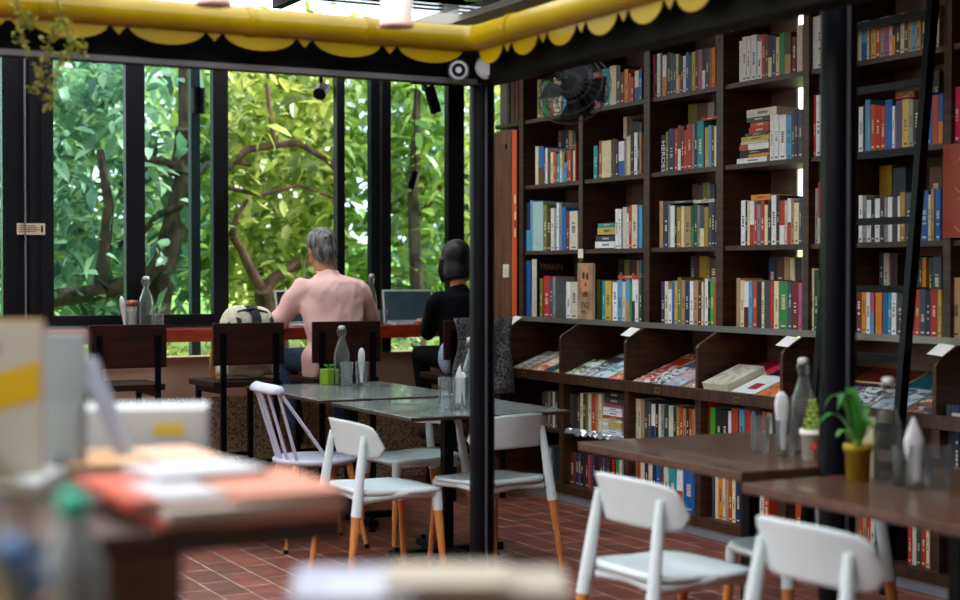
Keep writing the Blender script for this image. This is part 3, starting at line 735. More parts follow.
for a in [
    (511, 371, .085, .30, .012, ['#d9d6c8', '#6b7078', '#e8e4d8'], 'grey and white slim book at the left end of the first magazine tray', None, 'book'),
    (520, 372, .085, .30, .014, ['#c9b49a', '#8c5a3c', '#e8dcc8'], 'tan slim book second from left in the first magazine tray', None, 'book'),
    (529, 373, .15, .31, .010, ['#c8502e', '#e8b48a', '#f2e4d0'], 'rust and peach magazine lying in the first tray', '#e8c8a8', 'magazine'),
    (541, 374.5, .11, .25, .010, ['#1f3a55', '#2c4c66', '#39586e'], 'dark blue magazine lying in the first tray', '#dfe6e8', 'magazine'),
    (550, 375.5, .09, .22, .010, ['#d8cf7c', '#8a8c3a', '#e8e4c0'], 'yellow-green magazine at the right end of the first tray', None, 'magazine'),
    (563, 377, .16, .24, .012, ['#6f9a35', '#e6e8e0', '#3c5a2a'], 'green and white magazine at the left of the second tray', '#e8ecee', 'magazine'),
    (577, 378.5, .13, .34, .014, ['#9aa4b0', '#dfe4ea', '#3a4654'], 'grey-blue magazine with white lettering in the second tray', '#343c48', 'magazine'),
    (590, 380, .17, .32, .012, ['#dfe9f2', '#dfe9f2', '#4aa0a8'], 'white magazine with a teal shape in the second tray', '#e8eef2', 'magazine'),
    (607, 382, .13, .27, .012, ['#d9503e', '#e88a78', '#f0d4c8'], 'salmon red magazine at the right of the second tray', '#d8642a', 'magazine'),
    (631, 384, .16, .42, .012, ['#c84a28', '#e9e6e0', '#b83a1e'], 'orange-red and white magazine at the left of the third tray', '#b8401f', 'magazine'),
    (647, 386, .13, .40, .012, ['#e6e6e6', '#2c3036', '#dfe3e6'], 'black and white magazine second in the third tray', '#59646c', 'magazine'),
    (660, 387.5, .17, .38, .012, ['#c9d6e2', '#90a6ba', '#e9b0b8'], 'pale blue magazine with pink lettering in the third tray', '#9fb4bc', 'magazine'),
    (681, 390, .12, .36, .012, ['#a8b2ba', '#c87f6a', '#dfe3e6'], 'grey magazine at the right of the third tray', '#c9cfd2', 'magazine'),
    (704, 392.5, .22, .26, .055, ['#dcd9cc', '#dcd9cc', '#c9b898'], 'thick cream catalogue with small pattern at the left of the fourth tray', None, 'book'),
    (731, 397, .20, .22, .022, ['#dfe6ea', '#dfe6ea', '#e9eef0'], 'white book with a red square on its cover in the fourth tray', None, 'book'),
    (755, 401, .13, .36, .012, ['#c9673a', '#d98a58', '#a84a28'], 'rust orange patterned magazine at the right of the fourth tray', None, 'magazine'),
]:
    o = magazine(a[0], a[1], a[2], a[3], a[4], a[5], a[6], band=a[7], kind=a[8])
    if 'red square' in a[6]: MB().box((.05, -.15, .022), (.12, -.075, .0228)).build('red_square', mat('red_square', '#a3261c', .4), o)
for y_, w, x0, h, cols, lab in [
    (6.68, .20, .26, .19, ['#a01d3c', '#8c1a34', '#b02848'], 'crimson book lying at the back of the fourth tray'),
    (6.47, .26, .25, .20, ['#2a2a5c', '#24244e', '#34346c'], 'dark indigo book lying at the back of the fourth tray'),
    (5.90, .20, .02, .20, ['#3a4aa0', '#c84a78', '#5a5ab0'], 'blue and pink magazine in the tray right of the large post'),
    (5.68, .20, .02, .20, ['#d8e0e6', '#3a3f46', '#e8ecee'], 'white magazine with a black drawing in the tray right of the large post'),
    (5.46, .20, .02, .22, ['#b8c6d6', '#c8d2de', '#5a6a86'], 'pale grey-blue magazine in the tray behind the ladder'),
    (5.24, .15, .02, .24, ['#c8622c', '#3a4a6a', '#d8d2c0'], 'orange and navy magazine at the right end of the tray behind the ladder'),
    (5.86, .36, .28, .16, ['#6a2a18', '#7a3420', '#5a2212'], 'rust brown book at the back of the tray right of the large post'),
    (5.47, .16, .25, .19, ['#12667a', '#155a70', '#1a7488'], 'petrol blue book at the back of the tray behind the ladder'),
    (5.29, .20, .27, .17, ['#15443c', '#18503f', '#1c5a4a'], 'dark green book at the back of the tray behind the ladder'),
    (4.97, .22, .04, .28, ['#b8ccd0', '#9ab4bc', '#d8e2e4'], 'pale aqua magazine at the right edge of the picture below the bookcase'),
]:
    ca, sa = math.cos(trayslope), math.sin(trayslope)
    o = empty('magazine' if 'magazine' in lab else 'book', (XL + .018 + x0 * ca, y_, ZLIP - .0065 + x0 * sa), 0, lab, 'magazine' if 'magazine' in lab else 'book')
    o.rotation_euler = (0, -trayslope, 0)
    MB().box((0, -w, .011), (h, 0, .012)).build('cover', coverm('cover_b' + lab[:22].replace(' ', '_'), cols), o)
    MB().box((.001, -w + .001, 0), (h - .001, -.001, .011)).build('page_block', PAGES, o)
# crinkled clear wrap hanging off the low shelf
rw = random.Random(3); mb = MB(); vs = []; nx, ny = 6, 30
for i in range(nx):
    for j in range(ny):
        vs.append((XL + .0 + i * .014, 8.15 - j * .028, LOWS[1] + .004 + rw.uniform(0, .022) - (0.02 if i == 0 else 0)))
mb.add(vs, [(i * ny + j, i * ny + j + 1, (i + 1) * ny + j + 1, (i + 1) * ny + j) for i in range(nx - 1) for j in range(ny - 1)])
o = mb.build('plastic_wrap', mat('silver_wrap', '#b8c2cc', .15, metal=.7), None)
tag(o, 'crumpled shiny plastic wrap along the upper low shelf, second bay', 'wrap')
# orange sign with looping pale lines on the last bay
p0 = pX(943, 145, XU - .03); p1 = pX(943, 238, XU - .03)
sg = empty('orange_sign', (XU - .03, p0.y, p1.z), 0, 'rust orange sign with looping pale lines at the right edge of the picture', 'sign')
MB().box((0, -.55, 0), (.012, 0, p0.z - p1.z)).build('board', mat('sign_rust', '#8e3320', .5), sg)
for cz, r_ in ((.27, .085), (.10, .085)):
    MB().tube([(-.001, -.14 + r_ * math.cos(a), cz + r_ * .95 * math.sin(a)) for a in [PI * .0 + k * 2 * PI / 24 * .8 + .6 for k in range(25)]], .0022, 6).build('letter_line', mat('sign_line', '#c98a5a', .5), sg)

# ================================================================== FURNITURE
# ---- white plastic chair with beech legs; faces +X, origin on the floor under the seat centre
def shell_chair(label, loc, rz):
    t = empty('plastic_chair', (loc[0], loc[1], 0), rz, label, 'chair', 'white plastic chairs with wooden legs')
    t.scale = (1, 1, .975)
    # seat: dished rounded slab
    mb = MB(); n = 14; vs = []; fs = []
    hw, hd = .215, .215
    def sp(u, v):   # superellipse plan
        a = math.atan2(v, u); e = 5
        r = 1 / ((abs(math.cos(a)) ** e + abs(math.sin(a)) ** e) ** (1 / e)); return r
    rings = 7; N = 36
    for top in (1, 0):
        for i in range(rings + 1):
            q = i / rings
            for k in range(N):
                a = 2 * PI * k / N; r = sp(math.cos(a), math.sin(a)) * q
                x = r * math.cos(a) * hd; y = r * math.sin(a) * hw * (1 - .06 * (1 if x < 0 else 0))
                dish = -.018 * (1 - q * q) * (1 if x < .05 else .5) + (.012 * max(0, -x / hd)) - (.012 * max(0, (x / hd - .6)) * 2)
                if top: z = .452 + dish
                else: z = .452 - .028 + dish * .4 + (.008 if i == rings else 0)
                vs.append((x, y, z))
    def idx(tp, i, k): return (0 if tp else (rings + 1) * N) + i * N + k % N
    for i in range(rings):
        for k in range(N):
            fs.append((idx(1, i, k), idx(1, i + 1, k), idx(1, i + 1, k + 1), idx(1, i, k + 1)))
            fs.append((idx(0, i, k + 1), idx(0, i + 1, k + 1), idx(0, i + 1, k), idx(0, i, k)))
    for k in range(N): fs.append((idx(1, rings, k), idx(0, rings, k), idx(0, rings, k + 1), idx(1, rings, k + 1)))
    mb.add(vs, fs, 0, True)
    mb.build('seat', WHITEP, t)
    # apron under the seat joining the leg sockets
    ap = MB()
    for sy in (-1, 1):
        ap.tube([(-.185, sy * .165, .41), (0, sy * .19, .43), (.17, sy * .18, .42)], .017, 10, flat=1.3)
    ap.tube([(.17, -.18, .42), (.178, 0, .43), (.17, .18, .42)], .016, 10)
    ap.tube([(-.185, -.165, .41), (-.19, 0, .425), (-.185, .165, .41)], .016, 10)
    ap.build('apron', WHITEP, t)
    # rear posts: plastic from the socket up to the backrest, wood below
    def lerp(a, b, s): return tuple(a[i] + (b[i] - a[i]) * s for i in range(3))
    for sy in (-1, 1):
        foot = (-.275, sy * .215, 0); top = (-.180, sy * .166, .700); mid = lerp(foot, top, .49)
        MB().tube([mid, lerp(foot, top, .6), lerp(foot, top, .8), top], [.024, .023, .020, .014], 16).build('rear_post', WHITEP, t)
        MB().tube([foot, lerp(foot, top, .25), mid], [.012, .016, .021], 14).build('leg', LEGW, t)
        ff = (.205, sy * .205, 0); ft = (.175, sy * .175, .43); fm = lerp(ff, ft, .80)
        MB().tube([fm, ft], [.022, .025], 14).build('leg_socket', WHITEP, t)
        MB().tube([ff, fm], [.012, .020], 14).build('leg', LEGW, t)
    # curved backrest panel with round lower corners
    bk = MB(); nu, nv = 22, 12; vs = []; fs = []
    for side in (0, 1):
        for j in range(nv + 1):
            v = j / nv
            for i in range(nu + 1):
                u = -1 + 2 * i / nu
                th = math.radians(50) * u
                y = .292 * math.sin(th)
                x = -.195 + .292 * (1 - math.cos(th)) * .9 - .040 * v - (.009 if side else 0)
                zt = .770 - .034 * abs(u) ** 2.6; zb_ = .606 - .008 * abs(u)
                if abs(u) > .80:
                    q = (abs(u) - .80) / .20; rr_ = math.sqrt(max(0, 1 - q * q))
                    zt -= .022 * (1 - rr_); zb_ += .050 * (1 - rr_)
                z = zb_ + (zt - zb_) * v
                vs.append((x, y, z))
    A = (nu + 1) * (nv + 1)
    for j in range(nv):
        for i in range(nu):
            a = j * (nu + 1) + i
            fs.append((a, a + 1, a + nu + 2, a + nu + 1)); fs.append((A + a + nu + 1, A + a + nu + 2, A + a + 1, A + a))
    for i in range(nu):
        a = i; b = nv * (nu + 1) + i
        fs.append((a + 1, a, A + a, A + a + 1)); fs.append((b, b + 1, A + b + 1, A + b))
    for j in range(nv):
        a = j * (nu + 1); b = a + nu
        fs.append((a, a + nu + 1, A + a + nu + 1, A + a)); fs.append((b + nu + 1, b, A + b, A + b + nu + 1))
    bk.add(vs, fs, 0, True)
    bk.build('backrest', WHITEP, t)
    return t
shell_chair('white plastic chair with wooden legs left of the nearer grey-topped table', (2.865, 6.42), math.radians(2))
shell_chair('white plastic chair with wooden legs directly right of the slim steel post, facing away', (3.43, 6.46), PI / 2 + math.radians(12))
shell_chair('white plastic chair tucked between the two middle tables, its seat seen behind the nearer table', (3.47, 7.42), PI + math.radians(2))
shell_chair('large white plastic chair at the brown table with the small white pot', (2.925, 4.22), math.radians(3))
shell_chair('blurred white plastic chair cut by the bottom edge, at the table with the yellow pot', (2.83, 3.23), math.radians(3))
shell_chair('white plastic chair half hidden behind the table with the yellow pot', (3.53, 4.30), PI - math.radians(5))

# ---- lavender spindle-back chair
t = empty('spindle_chair', (2.93, 7.45, 0), math.radians(-3), 'pale lavender spindle-back chair left of the two grey-topped tables', 'chair')
mb = MB(); N = 40
prof = [(0, .425), (.2, .425), (.222, .435), (.225, .45), (.215, .458), (.12, .452), (0, .450)]
mb.lathe([(r * 1.0, z) for r, z in prof], N)
mb.v = [(x * 1.0 if x > 0 else x * .95, y * .98, z) for x, y, z in mb.v]
mb.build('seat', LAV, t)
rail = MB(); pts = []
for i in range(13):
    a = -1 + 2 * i / 12
    pts.append((-.30 + .055 * a * a, a * .20, .815 + .01 * (1 - a * a)))
rail.tube(pts, [.022] + [.03] * 11 + [.022], 12, flat=.55)
rail.ball(pts[0], .024); rail.ball(pts[-1], .024)
rail.build('top_rail', LAV, t)
for i in range(6):
    a = -1 + 2 * i / 5
    MB().tube([(-.185 + .05 * a * a, a * .145, .445), (-.296 + .05 * a * a, a * .175, .81)], [.0095, .0075], 8).build('spindle', LAV, t)
MB().tube([(.02, -.19, .445), (-.245, -.192, .81)], .009, 8).build('brace', LAV, t)
for sx in (-1, 1):
    for sy in (-1, 1):
        MB().tube([(sx * .215, sy * .20, .0), (sx * .14, sy * .14, .43)], [.011, .018], 10).build('leg', LEGW, t)
        MB().tube([(sx * .2165, sy * .201, .0), (sx * .212, sy * .198, .02)], [.012, .013], 10).build('foot_cap', BLACKM, t)

# ---- tables
def stone_top():
    return mat('grey_stone_top', '#727c7c', .24, noise=1, nscale=9, col2='#4d4a47', coat=.3, bump=.25, bscale=120)
def cafe_table(name, x0, x1, y0, y1, m, label, rz=0, base='cross', wood=False):
    cx, cy = (x0 + x1) / 2, (y0 + y1) / 2
    t = empty(name, (cx, cy, 0), rz, label, 'table')
    w, d = (x1 - x0) / 2, (y1 - y0) / 2
    MB().box((-w, -d, .745 if 'stone' in m.name else .724), (w, d, .75)).build('tabletop', m, t, bevel=.002)
    MB().box((-w + .001, -d + .001, .732 if 'stone' in m.name else .718), (w - .001, d - .001, .745 if 'stone' in m.name else .724)).build('edge_band', TABLEE, t)
    c = MB()
    c.box((-.024, -.024, .05), (.024, .024, .712)); c.box((-.2, -.2, .712), (.2, .2, .732 if 'stone' in m.name else .718))
    c.build('column', BLACKM, t)
    b = MB(); R = .30
    b.box((-R, -.028, .03), (R, .028, .065)); b.box((-.028, -R, .03), (.028, R, .065))
    b.build('cross_base', BLACKM, t, bevel=.003)
    for a in range(4):
        x, y = (R - .03) * math.cos(a * PI / 2), (R - .03) * math.sin(a * PI / 2)
        MB().lathe([(0, 0), (.022, 0), (.022, .012), (.009, .014), (.009, .03), (.009, .072), (.014, .073), (.012, .08), (0, .081)], 12, c=(x, y)).build('foot', BLACKM, t)
    return t
cafe_table('cafe_table', 2.94, 3.77, 6.29, 7.24, stone_top(), 'grey-topped table nearer of the middle pair, its edge passing behind the slim post')
cafe_table('cafe_table', 2.93, 3.78, 7.38, 8.52, stone_top(), 'grey-topped table behind, carrying the green square pot, in front of the man')
cafe_table('cafe_table', 3.09, 3.95, 4.07, 5.10, TABLEW, 'brown wooden table left of the large post carrying the small white pot')
cafe_table('cafe_table', 2.94, 3.80, 2.90, 3.87, TABLEW, 'brown wooden table at lower right carrying the yellow pot')

# ---- dark bar chairs, facing +Y, origin on the floor
def bar_chair(x, y, label, rz=0):
    t = empty('bar_chair', (x, y, 0), rz, label, 'chair', 'dark bar chairs along the window counter')
    MB().box((-.22, -.012, .865), (.22, .012, 1.11)).build('backrest', CHAIRW, t, bevel=.004)
    MB().box((-.215, .0, .735), (.215, .42, .77)).build('seat', CHAIRW, t, bevel=.004)
    for s in (-1, 1):
        MB().box((s * .165 - .016, -.032, .0), (s * .165 + .016, -.011, 1.05)).build('leg', BLACKM, t)
        MB().box((s * .165 - .014, .37, .0), (s * .165 + .014, .40, .735)).build('leg', BLACKM, t)
        MB().box((s * .165 - .012, -.01, .70), (s * .165 + .012, .38, .735)).build('side_rail', BLACKM, t)
        MB().box((s * .165 - .01, -.01, .25), (s * .165 + .01, .38, .272)).build('side_rail', BLACKM, t)
    MB().box((-.15, -.03, .29), (.15, -.012, .312)).build('foot_rail', BLACKM, t)
    MB().box((-.15, .375, .29), (.15, .395, .312)).build('foot_rail', BLACKM, t)
    return t
bar_chair(2.275, 8.62, 'dark bar chair at the far left of the window counter, empty')
bar_chair(2.985, 8.62, 'dark bar chair with the striped backpack on it', math.radians(3))
bar_chair(3.60, 8.62, 'dark bar chair on which the man in the pink shirt sits')
bar_chair(4.42, 8.50, 'dark bar chair on which the woman in black sits', math.radians(-4))
# speckled grey jacket over the woman's chair back
jm = mat('grey_tweed', '#6e6c70', .9, noise=1, nscale=70, col2='#1e1d22')
mb = MB(); vs = []; nx, nz = 14, 12
for side in (0, 1):
    for j in range(nz + 1):
        z = 1.125 - .47 * j / nz
        for i in range(nx + 1):
            u = i / nx; wdt = .20 - .03 * math.sin(PI * min(1, j / nz * 1.6)) + (.01 * j / nz)
            x = -.02 + (u - .5) * 2 * wdt * .98 + .02
            yy = -.03 - .012 * math.sin(u * 19 + j * .5) - (.02 if side else 0) * 1 - .012 * j / nz
            vs.append((x, yy, z))
n_ = (nx + 1) * (nz + 1); fs = []
for j in range(nz):
    for i in range(nx):
        a = j * (nx + 1) + i
        fs.append((a, a + 1, a + nx + 2, a + nx + 1)); fs.append((n_ + a + nx + 1, n_ + a + nx + 2, n_ + a + 1, n_ + a))
for i in range(nx):
    b = nz * (nx + 1) + i
    fs += [(i + 1, i, n_ + i, n_ + i + 1), (b, b + 1, n_ + b + 1, n_ + b)]
for j in range(nz):
    a = j * (nx + 1); b = a + nx
    fs += [(a, a + nx + 1, n_ + a + nx + 1, n_ + a), (b + nx + 1, b, n_ + b, n_ + b + nx + 1)]
mb.add(vs, fs, 0, True)
tag(mb.build('jacket', jm, None, (4.44, 8.485, 0), (0, 0, math.radians(-4))), 'speckled grey jacket hung over the back of the chair behind the woman', 'jacket')

# ---- backpack leaning on the second chair seat
bp_ = empty('backpack', (3.05, 8.82, .77), math.radians(8), 'cream and black striped backpack resting on the bar chair left of the man', 'backpack')
body = MB().box((-.18, -.085, .02), (.18, .09, .29)).ball((-.07, 0, .30), (.115, .095, .145), 20, 12).ball((.07, 0, .30), (.115, .095, .135), 20, 12).ball((0, -.07, .12), (.13, .06, .12), 18, 12)
blob('body', body, mat('bag_cream', '#cfc8b2', .8, noise=1, nscale=30, col2='#b8b096'), bp_, .016, 10)
for x, w_ in ((-.10, .016), (.015, .03), (.115, .014)):
    hh = .425 - 2.2 * x * x
    MB().tube([(x, -.10, .16), (x, -.10, .28), (x, -.085, hh - .05), (x, -.03, hh + .004), (x, .03, hh + .002)], w_, 8, flat=.3).build('stripe', mat('bag_black', '#14161c', .8), bp_)
pts = [(-.165, -.05, .26), (-.15, -.05, .335), (-.09, -.055, .40), (0, -.05, .418), (.09, -.055, .395), (.15, -.05, .33), (.168, -.05, .25)]
MB().tube(pts, .010, 8).build('zip', mat('bag_black', '#14161c', .8), bp_)
MB().tube([(-.17, -.02, .25), (-.245, -.02, .17), (-.25, -.01, .06), (-.21, 0, .005), (-.15, .01, .02)], .016, 8, flat=.5).build('strap', mat('bag_ochre', '#b47d2f', .7), bp_)

# ================================================================== PEOPLE
SKIN = mat('skin', '#b07858', .5); PINK = mat('pink_shirt', '#e9bdb5', .85, noise=1, nscale=6, col2='#e0b1aa', bump=1.0, bscale=7)
JEANS = mat('blue_jeans', '#1c3550', .85, noise=1, nscale=40, col2='#15273e'); HAIRG = mat('grey_hair', '#7e7d7a', .55, noise=1, nscale=40, col2='#2f2e2e', stretch=(1, 1, .25), bump=.6)
HAIRB = mat('black_hair', '#060508', .42, spec=.3, noise=1, nscale=60, col2='#0e0c10', stretch=(1, 1, .15), bump=.4)
BLACKC = mat('black_knit', '#05060a', .9, spec=.12); SHOE = mat('dark_shoe', '#1a1512', .5)
def capsule(mb, a, b, ra, rb, flat=1.0):
    mb.tube([a, b], [ra, rb], 16, flat=flat); mb.ball(a, ra, 14, 9); mb.ball(b, rb, 14, 9)
def head(t, c, hair, face_yaw, long=False, tilt=(0, 0, 0)):
    M = Matrix.Translation(c) @ Euler((tilt[0], tilt[1], face_yaw)).to_matrix().to_4x4()
    h = MB()
    h.ball((0, -.01, .02), (.076, .095, .098), 20, 14, M=M); h.ball((0, .035, -.045), (.055, .058, .065), 16, 10, M=M)
    h.tube([(0, -.02, -.15), (0, -.01, -.04)], .054, 16, M=M)
    h.ball((0, .098, -.012), (.012, .018, .02), 10, 8, M=M)
    for s in (-1, 1): h.ball((s * .08, -.005, -.01), (.013, .024, .036), 10, 8, M=M); h.ball((s * .032, .078, .018), (.018, .012, .012), 8, 6, M=M)
    return h, M
def hand(mb, wrist, fwd, side, up=Vector((0, 0, 1)), s=1.0):
    fwd = Vector(fwd).normalized(); r = fwd.cross(up).normalized() * side; w = Vector(wrist)
    pc = w + fwd * .05
    mb.tube([w, w + fwd * .03, w + fwd * .088], [.024 * s, .036 * s, .038 * s], 12, flat=.5); mb.ball(w, .024 * s, 12, 8)
    for i, L in enumerate((.072, .08, .074, .058)):
        b = w + fwd * .085 + r * (-.027 + .018 * i)
        k1 = b + fwd * L * .45 + up * .01; k2 = k1 + fwd * L * .32 - up * .012; k3 = k2 + fwd * L * .22 - up * .016
        mb.tube([b, k1, k2, k3], [.0095, .009, .0085, .007], 8); mb.ball(k3, .007, 8, 6)
    b = w + fwd * .03 - r * .032; k = b + fwd * .035 - r * .022 - up * .005; e = k + fwd * .03 - r * .004 - up * .008
    mb.tube([b, k, e], [.012, .0105, .008], 8); mb.ball(e, .008, 8, 6)

# man: origin on the floor below the hips; faces +Y
man = empty('person', (3.63, 8.84, 0), 0, 'man with grey hair in a pink shirt and jeans sitting at the window counter', 'person')
sk_ = MB()
hd, HM = head(man, (-.03, .20, 1.545), HAIRG, .22, tilt=(-.18, .05, 0))
sk_.v += hd.v and []; 
body = hd
body.tube([(0, .12, 1.30), (-.01, .15, 1.40), (-.02, .17, 1.48)], [.075, .06, .056], 16)
body.ball((0, .09, 1.15), (.15, .10, .2), 18, 12); body.ball((0, 0, .88), (.15, .12, .12), 18, 12)
for s in (-1, 1):
    capsule(body, (s * .19, .10, 1.29), (s * .30, .20, 1.12), .045, .037); capsule(body, (s * .30, .20, 1.12), (s * .17, .50, 1.088), .036, .026)
    capsule(body, (s * .10, .02, .87), (s * .17, .40, .86), .07, .052); capsule(body, (s * .17, .40, .86), (s * .15, .30, .42), .05, .035)
    hand(body, (s * .17, .50, 1.088), (-s * .3, 1, 0), 1 if s < 0 else -1)
blob('body', body, SKIN, man, .008, 3)
sh = MB()
rings = [(.0, .0, .80, .165, .13), (.0, .0, .92, .175, .135), (.0, .035, 1.04, .185, .135), (0, .075, 1.16, .205, .14), (0, .10, 1.26, .21, .125)]
sh.tube([(0, -.01, .79), (0, 0, .88), (0, .02, .98), (0, .045, 1.08), (0, .07, 1.17), (0, .09, 1.25), (0, .11, 1.32), (0, .12, 1.355)], [.165, .18, .18, .19, .205, .215, .19, .12], 32, flat=.66)
sh.ball((0, .115, 1.325), (.155, .095, .07), 20, 10)
sh.tube([(-.005, .125, 1.34), (-.012, .15, 1.405)], [.08, .064], 18)
for s in (-1, 1):
    sh.ball((s * .165, .115, 1.285), (.095, .085, .085), 16, 10)
    capsule(sh, (s * .195, .115, 1.275), (s * .305, .19, 1.11), .075, .062)
    capsule(sh, (s * .305, .19, 1.11), (s * .19, .45, 1.095), .060, .045)
# shirt tail falling below the chair back at the left
sh.ball((-.17, .0, .82), (.045, .09, .15), 14, 10); sh.ball((-.08, -.03, .80), (.1, .08, .06), 14, 10)
blob('shirt', sh, PINK, man, .011, 12, fold=.013)
MB().tube([(-.005 - .066 * math.cos(a), .146 + .066 * math.sin(a) * .95, 1.405 + .012 * math.sin(a)) for a in [2 * PI * k / 20 for k in range(21)]], .010, 8, cap=False).build('collar', PINK, man)
pn = MB(); pn.ball((0, -.02, .865), (.175, .14, .10), 20, 12)
for s in (-1, 1):
    capsule(pn, (s * .10, .02, .865), (s * .18, .40, .86), .088, .068); capsule(pn, (s * .18, .40, .86), (s * .155, .30, .45), .066, .052)
blob('jeans', pn, JEANS, man, .012, 4)
for s in (-1, 1): blob('shoe', MB().ball((s * .15, .345, .352), (.045, .125, .04), 14, 9).ball((s * .15, .29, .39), (.045, .055, .06), 12, 8), SHOE, man, .010, 3)
hr = MB(); hr.ball((0, -.022, .034), (.096, .106, .104), 22, 14, M=HM); hr.ball((0, -.05, -.02), (.086, .078, .078), 18, 12, M=HM)
hr.ball((0, .02, .085), (.07, .08, .045), 16, 9, M=HM); hr.ball((0, -.06, -.07), (.055, .05, .04), 14, 8, M=HM)
for i in range(40):
    rr = random.Random(i); a = rr.uniform(0, 2 * PI); ph = rr.uniform(.1, 1.4)
    d = Vector((math.cos(a) * math.cos(ph) * .088, -.022 + math.sin(a) * math.cos(ph) * .1, .034 + math.sin(ph) * .097))
    hr.ball(d, (.014, .018, .012), 8, 6, M=HM)
blob('hair', hr, HAIRG, man, .007, 2)

# woman in black
wom = empty('person', (4.465, 8.78, 0), math.radians(-4), 'woman with a black bob in a black top, partly behind the slim post', 'person')
body, WM = head(wom, (0.0, .12, 1.475), HAIRB, .15, tilt=(-.12, 0, 0))
body.tube([(0, .06, 1.24), (0, .08, 1.33), (0, .10, 1.40)], [.06, .05, .047], 16)
body.ball((0, .04, 1.08), (.12, .085, .2), 16, 12); body.ball((0, 0, .87), (.14, .11, .11), 16, 12)
for s in (-1, 1):
    capsule(body, (s * .15, .05, 1.21), (s * .175, .14, 1.03), .036, .03); capsule(body, (s * .175, .14, 1.03), (s * .07, .46, 1.082), .029, .022)
    capsule(body, (s * .09, .03, .86), (s * .13, .38, .86), .065, .05); capsule(body, (s * .13, .38, .86), (s * .12, .30, .42), .046, .032)
    hand(body, (s * .07, .46, 1.082), (-s * .15, 1, 0), 1 if s < 0 else -1, s=.85)
blob('body', body, SKIN, wom, .008, 3)
tp = MB()
tp.tube([(0, 0, .77), (0, 0, .87), (0, .01, .98), (0, .025, 1.08), (0, .045, 1.17), (0, .055, 1.24), (0, .06, 1.27)], [.15, .158, .148, .155, .172, .155, .1], 30, flat=.68)
tp.ball((0, .055, 1.25), (.13, .08, .055), 18, 10); tp.tube([(0, .06, 1.26), (0, .075, 1.315)], [.07, .06], 16)
for s in (-1, 1):
    tp.ball((s * .14, .05, 1.215), (.07, .07, .07), 14, 9)
    capsule(tp, (s * .165, .05, 1.205), (s * .185, .13, 1.02), .06, .052); capsule(tp, (s * .185, .13, 1.02), (s * .08, .42, 1.085), .048, .034)
blob('top', tp, BLACKC, wom, .010, 10, fold=.004)
pn = MB(); pn.ball((0, -.02, .85), (.165, .13, .09), 18, 12)
for s in (-1, 1): capsule(pn, (s * .09, .03, .86), (s * .14, .38, .865), .082, .062); capsule(pn, (s * .14, .38, .865), (s * .125, .30, .45), .06, .045)
blob('trousers', pn, mat('black_trousers', '#06070b', .9, spec=.12), wom, .012, 4)
for s in (-1, 1): blob('shoe', MB().ball((s * .12, .34, .35), (.038, .115, .036), 14, 9), SHOE, wom, .010, 3)
hr = MB(); hr.ball((0, -.02, .035), (.098, .110, .106), 24, 16, M=WM)
hr.tube([(0, -.015, .05), (0, -.02, -.02), (0, -.03, -.08), (0, -.035, -.125)], [.094, .100, .102, .092], 24, M=WM, flat=.92)
for s in (-1, 1): hr.tube([(s * .085, .0, .02), (s * .09, .03, -.06), (s * .082, .035, -.135)], [.03, .028, .012], 10, M=WM)
blob('hair', hr, HAIRB, wom, .007, 10)
# pale denim bag by her hip
db = blob('denim_bag', MB().ball((0, 0, .10), (.05, .08, .105), 18, 12), mat('grey_blue_denim', '#9aabba', .85, noise=1, nscale=50, col2='#7e8e9e'), None, .012, 4, (4.275, 8.62, .772))
tag(db, "pale blue-grey denim bag on the bar chair at the woman's left", 'bag')

# ================================================================== TABLEWARE
def bottle(x, y, z, label, h=.31, s=1.0, rz=0):
    t = empty('swing_top_bottle', (x, y, z), rz, label, 'bottle', 'clear swing-top glass bottles')
    r = .038 * s
    out = [(0, .002), (r * .9, .002), (r, .01), (r, h * .50), (r * .93, h * .57), (r * .55, h * .72), (r * .36, h * .80), (r * .34, h * .90), (r * .42, h * .905), (r * .42, h * .93)]
    inn = [(r * .30, h * .93), (r * .25, h * .80), (r * .45, h * .71), (r * .85, h * .56), (r * .9, h * .5), (r * .9, .012), (0, .010)]
    MB().lathe(out + inn, 28).build('glass', GLASS, t)
    MB().lathe([(0, h * .925), (r * .40, h * .932), (r * .44, h * .95), (r * .42, h * .985), (r * .2, h), (0, h)], 18).build('stopper', WHITEC, t)
    MB().tube([(r * .45, 0, h * .96), (r * .6, 0, h * .9), (r * .5, 0, h * .83), (0, r * .42, h * .8), (-r * .5, 0, h * .83), (-r * .6, 0, h * .9), (-r * .45, 0, h * .96)], .0018, 6).build('wire_bail', CHROME, t)
    return t
def tumbler(x, y, z, label, h=.11, r=.035, name='drinking_glass'):
    o = MB().lathe([(0, .001), (r * .86, .001), (r * .88, .006), (r, h), (r * .95, h), (r * .80, .016), (0, .014)], 28).build(name, GLASS, None, (x, y, z))
    return tag(o, label, 'glass', 'clear drinking glasses')
